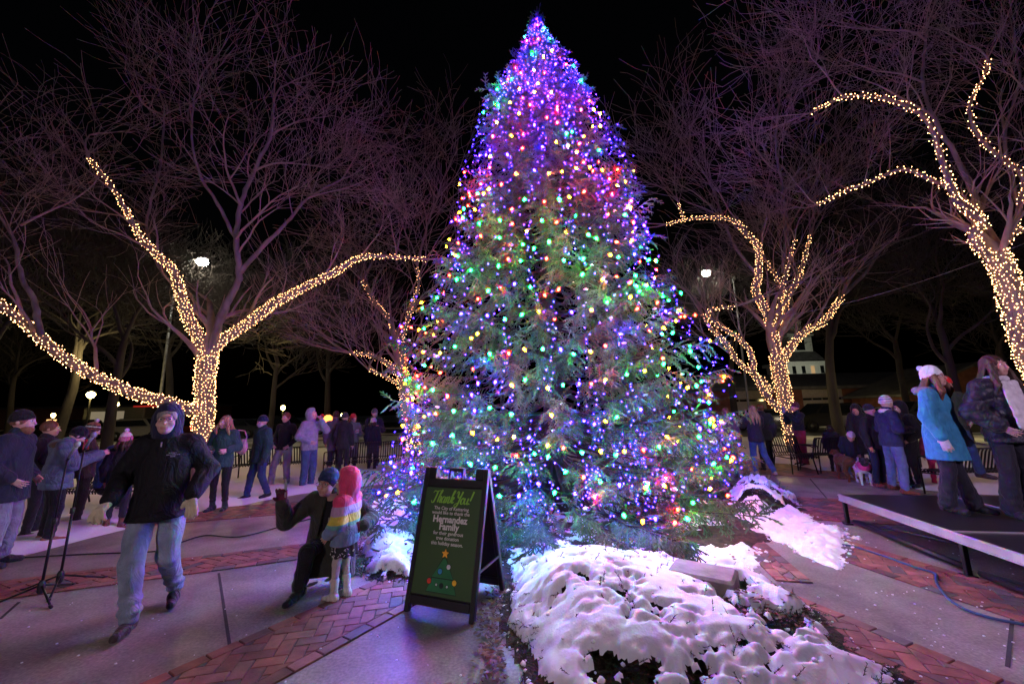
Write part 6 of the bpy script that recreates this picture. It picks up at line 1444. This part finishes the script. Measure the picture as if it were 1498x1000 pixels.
person(gpos(166, 772), 1.42, 165, 'child in pink beanie with white top and brown boots behind the walker', dict(jacket=dict(col=(.012, .012, .016), hem=.8, t=.04), pants=dict(col=(.02, .02, .03), boot=True), shoes=dict(col=(.14, .06, .04), boot=.5), hat=dict(cols=[(.5, .14, .24), (.65, .6, .6)], pat=[0, 0, 0, 0, 1, 1, 1, 1], tall=1.15, pom=(.7, .66, .68)), hair=('brown', .2), hs=1.12), .012)
person(gpos(318, 747), 1.68, -28, 'blonde woman in green jacket and tall black boots near the lit trunk', dict(jacket=dict(col=(.022, .075, .065), hem=.80, t=.03, fold=.006), pants=dict(col=(.012, .012, .016), w=.9, boot=True), shoes=dict(col=(.018, .03, .035), boot=.62, bw=.052, rough=.35), hair=('blonde', .27), hairfront=True, head=(-25, 0, 0), skin='pink'), .0105, dict(Re=(-.25, .02, 1.15), Rw=(-.12, -.2, 1.1), Le=(.25, .03, 1.15), Lw=(.17, -.17, 1.12)))
def bag(pos, rz):
    ro = empty('backpack', pos, rz, 'pale pink backpack hanging behind the blonde woman', 'backpack'); pk_ = cloth((.5, .32, .3), .7); S = SDF((-.16, -.12, -.2), (.16, .12, .2), .01); S.ell((0, 0, 0), (.115, .075, .155), 0); S.ell((0, -.06, -.04), (.08, .04, .08), .02); S.disp(folds(.004, 25)); S.build('bag_body', pk_, ro)
    m_ = MB(); m_.tube([(.0, .06, .1), (-.04, .1, .18), (-.06, .06, .3), (-.06, -.06, .32), (-.05, -.14, .22)], .012, 6); m_.build('strap', pk_, ro, True)
g_ = gpos(347, 740); bag((g_[0]-.02, g_[1]+.02, 1.09), -.4)
person(gpos(376, 729), 1.66, -62, 'man in dark green coat, navy beanie and pale face mask', dict(jacket=dict(col=(.015, .055, .055), hem=.76, t=.045, fold=.011), pants=dict(col=(.03, .05, .13), w=1.15), shoes=dict(col=(.012, .012, .014)), hat=dict(col=(.015, .02, .05)), mask=(.4, .45, .55), head=(0, 10, 0), gloves=(.015, .015, .02), bulk=1.1), .0105, dict(Rk=(-.11, -.1, .5), Ra=(-.12, -.16, .09), Rt=(-.15, -.34, .03), Lk=(.09, .0, .5), La=(.1, .16, .10), Lt=(.12, .0, .04), Lw=(.26, -.06, .88)))
person(gpos(412, 711), 1.74, -35, 'young man in black jacket and light jeans beside grey hoodie', dict(jacket=dict(col=(.01, .01, .012), hem=.86, t=.022), pants=dict(col=(.3, .27, .27), w=1.2), shoes=dict(col=(.5, .5, .5), sole=(.6, .6, .6)), hair=('auburn',), skin='pink'), .0115, dict(POCK, Ra=(-.22, -.1, .09), Rk=(-.18, -.1, .5), Rt=(-.3, -.24, .03)))
person(gpos(449, 714), 1.80, 40, 'man in grey hooded sweatshirt and jeans drinking from a can', dict(jacket=dict(col=(.27, .26, .30), hem=.84, t=.03, name='hoodie', fold=.01), hood=dict(col=(.27, .26, .30)), pants=dict(col=(.05, .09, .17), w=1.25), shoes=dict(col=(.03, .025, .025)), skin='pink', head=(12, -12, 0), bulk=1.08), .0105,
       dict(Re=(-.26, .06, 1.14), Rw=(-.14, -.15, 1.04), Le=(.27, -.2, 1.27), Lw=(.07, -.24, 1.5)))
pc = gpos(449, 714)
def can():
    R3 = Matrix.Rotation(math.radians(40)+math.atan2(-pc[0], pc[1]), 3, 'Z'); p = Vector(pc)+R3@Vector((.05, -.27, 1.64))*1.0; m_ = MB(); Mx = Matrix.Rotation(.9, 3, 'X'); m_.lathe([(.024, -.06), (.032, -.052), (.032, .048), (.026, .06)], p, 14, M=R3@Mx); m_.lathe([(.0325, -.02), (.0325, .02)], p, 14, mi=1, M=R3@Mx)
    tag(m_.build('drink_can', [mat('can_red', (.45, .02, .03), .3, .3, bump=0), mat('can_white', (.6, .6, .6), .3, .3, bump=0)], None, True), 'red and white drink can at the mouth of hooded man', 'can')
can()
person(gpos(487, 697), 1.76, 170, 'man in grey brown coat seen from behind, left of red beanie', dict(jacket=dict(col=(.12, .10, .12), hem=.7, t=.035), pants=dict(col=(.03, .03, .04)), hair=('brown',)), .013)
person(gpos(513, 690), 1.66, 25, 'woman in red beanie and long grey coat holding a cup', dict(jacket=dict(col=(.13, .16, .17), hem=.45, t=.035, flare=.03, name='coat'), pants=dict(col=(.02, .02, .03), w=.9), hat=dict(col=(.55, .025, .045), tall=1.1), hair=('auburn', .33), skin='pink', head=(20, 8, 0)), .0125, PHON)
def cup(pos, col, label):
    ro = empty('paper_cup', tuple(pos), 0, label, 'cup', 'paper cups in hands'); m_ = MB(); m_.lathe([(.026, -.05), (.037, .045)], (0, 0, 0), 12); m_.build('cup_body', cloth(col, .6, .05), ro, True); m_ = MB(); m_.lathe([(.039, .045), (.039, .055), (.03, .06)], (0, 0, 0), 12); m_.build('lid', cloth((.6, .6, .6), .4, .02), ro, True)
R3 = Matrix.Rotation(math.radians(25)+math.atan2(-gpos(513, 690)[0], gpos(513, 690)[1]), 3, 'Z'); cup(Vector(gpos(513, 690))+R3@Vector((0, -.31, 1.17)), (.65, .62, .58), 'white paper cup held by the woman in red beanie')
person(gpos(545, 686), 1.8, 12, 'tall man in grey beanie and navy coat at the left edge of spruce', dict(jacket=dict(col=(.015, .018, .04), hem=.75, t=.04), pants=dict(col=(.015, .015, .02)), hat=dict(col=(.10, .11, .13)), skin='pink', head=(10, 10, 0)), .0125, PHON)
person((gpos(545, 686)[0]+.12, gpos(545, 686)[1]-.42, 0), 1.52, 150, 'child in white beanie and dark coat close to the grey beanie man', dict(jacket=dict(col=(.014, .016, .035), hem=.6, t=.045), pants=dict(col=(.015, .015, .02)), hat=dict(col=(.68, .68, .62), tall=1.15), hair=('brown', .15), hs=1.08), .0125)
person(gpos(500, 699), 1.7, 150, 'person in dark beanie half hidden behind the red beanie woman', dict(jacket=dict(col=(.02, .02, .025), hem=.8, t=.03), pants=dict(col=(.02, .02, .02)), hat=dict(col=(.05, .05, .06))), .015)
# --- right crowd
person(gpos(1072, 698), 1.62, 165, 'short haired person with pale hood half hidden by right boughs', dict(jacket=dict(col=(.06, .04, .06), hem=.8, t=.03), pants=dict(col=(.04, .07, .15)), hair=('auburn',), hood=dict(col=(.5, .42, .45), up=False)), .0125)
person(gpos(1112, 694), 1.66, -150, 'long blonde haired woman raising a phone beside the right boughs', dict(jacket=dict(col=(.02, .018, .035), hem=.82, t=.035), pants=dict(col=(.05, .1, .26), w=1.1), shoes=dict(col=(.3, .3, .3)), hair=('blonde', .38), skin='pink'), .0115, dict(Re=(-.24, -.12, 1.25), Rw=(-.10, -.3, 1.48), Le=(.24, -.12, 1.25), Lw=(.05, -.3, 1.48), Rk=(-.16, .02, .5), Ra=(-.26, .2, .09), Rt=(-.3, .04, .03)))
R3 = Matrix.Rotation(math.radians(-150)+math.atan2(-gpos(1112, 694)[0], gpos(1112, 694)[1]), 3, 'Z'); phone(None, Vector(gpos(1112, 694))+R3@Vector((-.03, -.36, 1.5)), 0, 0, 'phone lifted by the long haired woman right of spruce', (.5, .5, .52), rotz_=math.radians(30))
person(gpos(1124, 688), 1.7, -160, 'person with backpack just behind the long haired woman', dict(jacket=dict(col=(.02, .025, .03), hem=.8, t=.04, quilt=.1), pants=dict(col=(.015, .015, .02)), hair=('auburn',)), .0135)
person(gpos(1176, 681), 1.70, -60, 'man in maroon trousers and beanie photographing with blue phone', dict(jacket=dict(col=(.012, .014, .03), hem=.98, t=.035), pants=dict(col=(.28, .03, .06), w=1.3), shoes=dict(col=(.02, .02, .02)), hat=dict(col=(.09, .04, .06)), skin='pink'), .012, dict(Re=(-.26, -.15, 1.22), Rw=(-.06, -.28, 1.5), Le=(.26, -.15, 1.22), Lw=(.04, -.28, 1.48)))
R3 = Matrix.Rotation(math.radians(-60)+math.atan2(-gpos(1176, 681)[0], gpos(1176, 681)[1]), 3, 'Z'); phone(None, Vector(gpos(1176, 681))+R3@Vector((0, -.34, 1.53)), 0, 0, 'blue phone at the face of the man in maroon trousers', (.1, .2, .45), rotz_=math.radians(-60))
cp = gpos(1250, 698)
person(cp, 1.06, 30, 'small child in white beanie and jeans leaning forward', dict(jacket=dict(col=(.015, .018, .035), hem=.72, t=.05), pants=dict(col=(.08, .13, .28), w=1.15), shoes=dict(col=(.5, .5, .5)), hat=dict(col=(.68, .6, .66)), hs=1.35, w=1.1, head=(10, 35, 0)), .0115, dict(head=(.0, -.16, 1.5), neck=(0, -.06, 1.38)))
person(gpos(1272, 692), 1.68, -10, 'person in black coat bending beside the child in white beanie', dict(jacket=dict(col=(.012, .012, .014), hem=.5, t=.045), pants=dict(col=(.012, .012, .014)), hood=dict(col=(.012, .012, .014)), skin='tan', head=(0, 25, 0)), .012, dict(head=(-.04, -.14, 1.56), neck=(0, -.05, 1.42)))
person(gpos(1224, 690), 1.12, 170, 'seated person with dark hair on the far right bench', dict(jacket=dict(col=(.012, .012, .016), hem=.5, t=.05), pants=dict(col=(.02, .02, .02)), hair=('dark', .1), hs=1.2), .014)
person(gpos(1318, 719), 1.77, 120, 'person in navy puffer, striped pink beanie, white scarf and blue jeans', dict(jacket=dict(col=(.022, .03, .085), hem=.84, t=.045, fold=.008, quilt=.16), pants=dict(col=(.12, .17, .36), w=1.15), shoes=dict(col=(.16, .05, .03), sole=(.02, .02, .02)), hat=dict(cols=[(.55, .3, .42), (.7, .66, .68), (.22, .16, .35)], pat=[1, 0, 1, 2, 1, 0, 1, 1], tall=1.2), scarf=dict(col=(.66, .62, .66)), skin='pink', head=(10, 8, 0), bulk=1.05), .0095,
       dict(Re=(-.26, -.0, 1.16), Rw=(-.14, -.24, 1.14), Le=(.26, -.0, 1.16), Lw=(.12, -.24, 1.14), Rk=(-.2, .02, .5), Ra=(-.3, .1, .09), Rt=(-.36, -.06, .03), Lk=(.14, 0, .5), La=(.18, .02, .09), Lt=(.24, -.14, .03)))
person(gpos(1338, 712), 1.66, -50, 'person in long black hooded coat right of the striped beanie', dict(jacket=dict(col=(.008, .008, .010), hem=.42, t=.045), pants=dict(col=(.008, .008, .01)), hood=dict(col=(.008, .008, .010)), skin='tan', head=(0, 15, 0)), .012, POCK)
person(gpos(1290, 712), 1.62, 60, 'person in dark clothes hidden behind the navy puffer', dict(jacket=dict(col=(.012, .012, .018), hem=.8, t=.035), pants=dict(col=(.015, .018, .05)), shoes=dict(col=(.2, .07, .04)), hat=dict(col=(.03, .03, .04))), .0135)
# stage performers
sz = .4
tp = G(1402, 748, sz)
person((tp.x, tp.y, sz+.003), 1.66, 72, 'woman in long teal coat and white pom beanie on stage', dict(jacket=dict(col=(.03, .22, .40), hem=.62, t=.035, flare=.055, fold=.006, name='coat', rough=.7), pants=dict(col=(.018, .018, .03), w=1.1, flare=1.35), shoes=dict(col=(.012, .012, .014)), hat=dict(col=(.68, .76, .76), tall=1.25, pom=(.45, .65, .75), pompos=(0, .10, .145)), hair=('auburn', .36), hairfront=True, fur=(.16, .15, .2), gloves=(.5, .47, .56), glasses=True, skin='pink', head=(-2, -6, 0),
       hands=dict(R=((.05, -.15, -1), (1, 0, 0), .35))), .0085, dict(Re=(-.225, .04, 1.15), Rw=(-.235, -.07, .90), Le=(.22, .02, 1.15), Lw=(.2, -.1, .92), Ra=(-.13, .04, .09), Rt=(-.15, -.13, .03), La=(.1, -.12, .09), Lt=(.12, -.29, .03)))
bp2 = G(1492, 752, sz)
person((bp2.x-.12, bp2.y-.15, sz+.003), 1.76, 52, 'dark haired woman in black puffer and white scarf at right edge', dict(jacket=dict(col=(.014, .014, .026), hem=.80, t=.045, quilt=.11, sleeve=1.15, rough=.42), pants=dict(col=(.018, .018, .028), w=1.12, flare=1.35), shoes=dict(col=(.012, .012, .014)), hair=('brown', .45), hairfront=True, skin='pink', head=(4, -3, 0), scarf=dict(col=(.68, .66, .7), ends=True)), .0085, POCK)
rp = G(1425, 752, .0)
rp = AT(1418, 740, 6.9); 
person((rp.x, rp.y, sz+.003), 1.66, 35, 'person in red beanie and dark green jacket behind teal coat', dict(jacket=dict(col=(.02, .035, .025), hem=.82, t=.035), pants=dict(col=(.02, .045, .14), w=1.1), hat=dict(col=(.6, .02, .02)), hood=dict(col=(.05, .05, .08), up=False), skin='tan', head=(0, 14, 0)), .0115, dict(POCK, Lk=(.18, -.02, .5), La=(.3, .05, .09), Lt=(.4, -.1, .03)))
fp = gpos(1376, 712)
person(fp, 1.15, 180, 'small child in hot pink trousers mostly hidden behind the teal coat', dict(jacket=dict(col=(.25, .03, .1), hem=.8, t=.04), pants=dict(col=(.6, .04, .14)), shoes=dict(col=(.5, .45, .5)), hat=dict(col=(.3, .1, .2)), hs=1.3), .014)
# --- spotted dog
def dog():
    p = gpos(1266, 708); ro = empty('dog', p, math.radians(-30), 'white dog with black patches and pink harness by the crowd', 'dog'); S = SDF((-.22, -.5, 0), (.22, .4, .62), .0095)
    S.cap((0, .2, .36), (0, -.12, .35), .095, .12, .04); S.cap((0, -.12, .37), (0, -.24, .46), .09, .065, .04); S.ell((0, -.29, .50), (.06, .075, .06), .02); S.cap((0, -.33, .485), (0, -.41, .465), .034, .026, .02)
    for x in (-1, 1):
        S.cap((x*.07, -.13, .3), (x*.075, -.14, .17), .045, .03, .03); S.cap((x*.075, -.14, .17), (x*.075, -.13, .03), .026, .022, .02); S.cap((x*.075, -.13, .02), (x*.075, -.17, .02), .024, .022, .01)
        S.cap((x*.075, .2, .33), (x*.08, .12, .2), .06, .04, .03); S.cap((x*.08, .12, .2), (x*.08, .24, .12), .035, .025, .02); S.cap((x*.08, .24, .12), (x*.08, .22, .02), .023, .02, .02); S.cap((x*.08, .22, .02), (x*.08, .17, .02), .023, .02, .01)
        S.cap((x*.045, -.27, .55), (x*.085, -.29, .49), .022, .016, .01)
    S.cap((0, .28, .4), (0, .4, .5), .022, .012, .02); S.disp(folds(.005, 50)); bl = cloth((.02, .02, .02), .9, .6, 60, 'fur'); wh = cloth((.6, .57, .58), .9, .6, 60, 'fur')
    S.build('body', [wh, bl], ro, lambda C: ((snoise(C[:, 0], C[:, 1], C[:, 2], 11, 4, 5) > .12) | (C[:, 2] > .535)).astype(int))
    S = SDF((-.2, -.3, .15), (.2, .1, .6), .0095); S.cap((0, -.03, .36), (0, -.15, .38), .123, .115, .01); S.cut((0, -.1, .24), (0, 0, -1)); S.build('harness', cloth((.65, .06, .22)), ro)
dog()
def brown_dog():
    p = gpos(1246, 706); ro = empty('dog', (p[0]+.15, p[1]+.3, 0), math.radians(170), 'brown dog standing behind the spotted dog', 'dog'); S = SDF((-.22, -.5, 0), (.22, .4, .7), .012)
    S.cap((0, .2, .42), (0, -.12, .42), .10, .13, .04); S.cap((0, -.12, .44), (0, -.26, .54), .09, .07, .04); S.ell((0, -.31, .57), (.065, .08, .065), .02); S.cap((0, -.36, .55), (0, -.45, .53), .036, .028, .02)
    for x in (-1, 1):
        S.cap((x*.07, -.13, .36), (x*.075, -.14, .19), .045, .03, .03); S.cap((x*.075, -.14, .19), (x*.075, -.13, .03), .028, .023, .02); S.cap((x*.075, .2, .38), (x*.08, .12, .22), .065, .04, .03); S.cap((x*.08, .12, .22), (x*.08, .24, .14), .037, .027, .02); S.cap((x*.08, .24, .14), (x*.08, .22, .02), .025, .022, .02); S.cap((x*.05, -.29, .62), (x*.09, -.31, .55), .024, .016, .01)
    S.cap((0, .28, .46), (0, .42, .4), .025, .014, .02); S.disp(folds(.006, 45)); S.build('body', cloth((.14, .06, .02), .9, .6, 60, 'fur'), ro)
brown_dog()
# ================================================================== light
w = bpy.data.worlds.new('World'); SC.world = w; w.use_nodes = True; nt = w.node_tree; bg = nt.nodes['Background']; sky = nt.nodes.new('ShaderNodeTexSky'); sky.sky_type = 'NISHITA'; sky.sun_disc = False
sky.sun_elevation = math.radians(-4); sky.sun_rotation = math.radians(200); nt.links.new(sky.outputs['Color'], bg.inputs['Color']); bg.inputs['Strength'].default_value = .04
sl = bpy.data.lights.new('sun', 'SUN'); sl.energy = .015; sl.angle = math.radians(3); sl.color = (.8, .85, 1); so = bpy.data.objects.new('sun', sl); COL.objects.link(so); so.rotation_euler = (math.radians(50), 0, math.radians(20))
def spot(loc, tgt, en, col, size=60, blend=.6, rad=.25):
    l = bpy.data.lights.new('stage_light', 'SPOT'); l.energy = en; l.color = col; l.spot_size = math.radians(size); l.spot_blend = blend; l.shadow_soft_size = rad
    o = bpy.data.objects.new('stage_light', l); COL.objects.link(o); o.location = loc; o.rotation_euler = (Vector(tgt)-Vector(loc)).to_track_quat('-Z', 'Y').to_euler(); return o
# unseen stage wash lamps assumed behind the photographer, then added warm fill lights
spot((6.5, -3.5, 4.5), (7.2, 6, .8), 1450, (.95, .68, 1.0), 72)
spot((-3.5, -5, 3.2), (-4.6, 6, .6), 640, (1.0, .78, .92), 76)
spot((1.8, -3.5, 4.6), (1.5, 3.1, 0), 290, (1.0, .78, 1.0), 46)
spot((9, -3, 2.5), (11, 9, 7), 430, (.95, .66, .92), 80)
spot((-8, -3, 2.5), (-9, 11, 7), 380, (.95, .66, .92), 85)
for (u, Y, e) in ((150, 20, 260), (400, 19, 240), (60, 34, 130), (1350, 19, 110), (1120, 22, 90), (1250, 30, 90), (1480, 25, 70)):  # added warm point lights without posts, brightening the lawn and brick buildings
    p = AT(u, 500, Y); l = bpy.data.lights.new('warm_fill_light', 'POINT'); l.energy = e; l.color = (1, .78, .3); l.shadow_soft_size = .2; o = bpy.data.objects.new('warm_fill_light', l); COL.objects.link(o); o.location = (p.x, p.y, 4.5 if p.x < 0 else 2.2)
vs = SC.view_settings; vs.view_transform = 'Standard'; vs.look = 'None'; vs.gamma = 1; vs.use_curve_mapping = False; vs.exposure = .05
cy = SC.cycles; cy.use_denoising = True; cy.denoiser = 'OPENIMAGEDENOISE'; cy.max_bounces = 4; cy.diffuse_bounces = 2; cy.glossy_bounces = 2; cy.transmission_bounces = 2; cy.transparent_max_bounces = 4
cy.sample_clamp_indirect = 3; cy.sample_clamp_direct = 0; cy.use_light_tree = True; cy.caustics_reflective = False; cy.caustics_refractive = False; cy.blur_glossy = 1
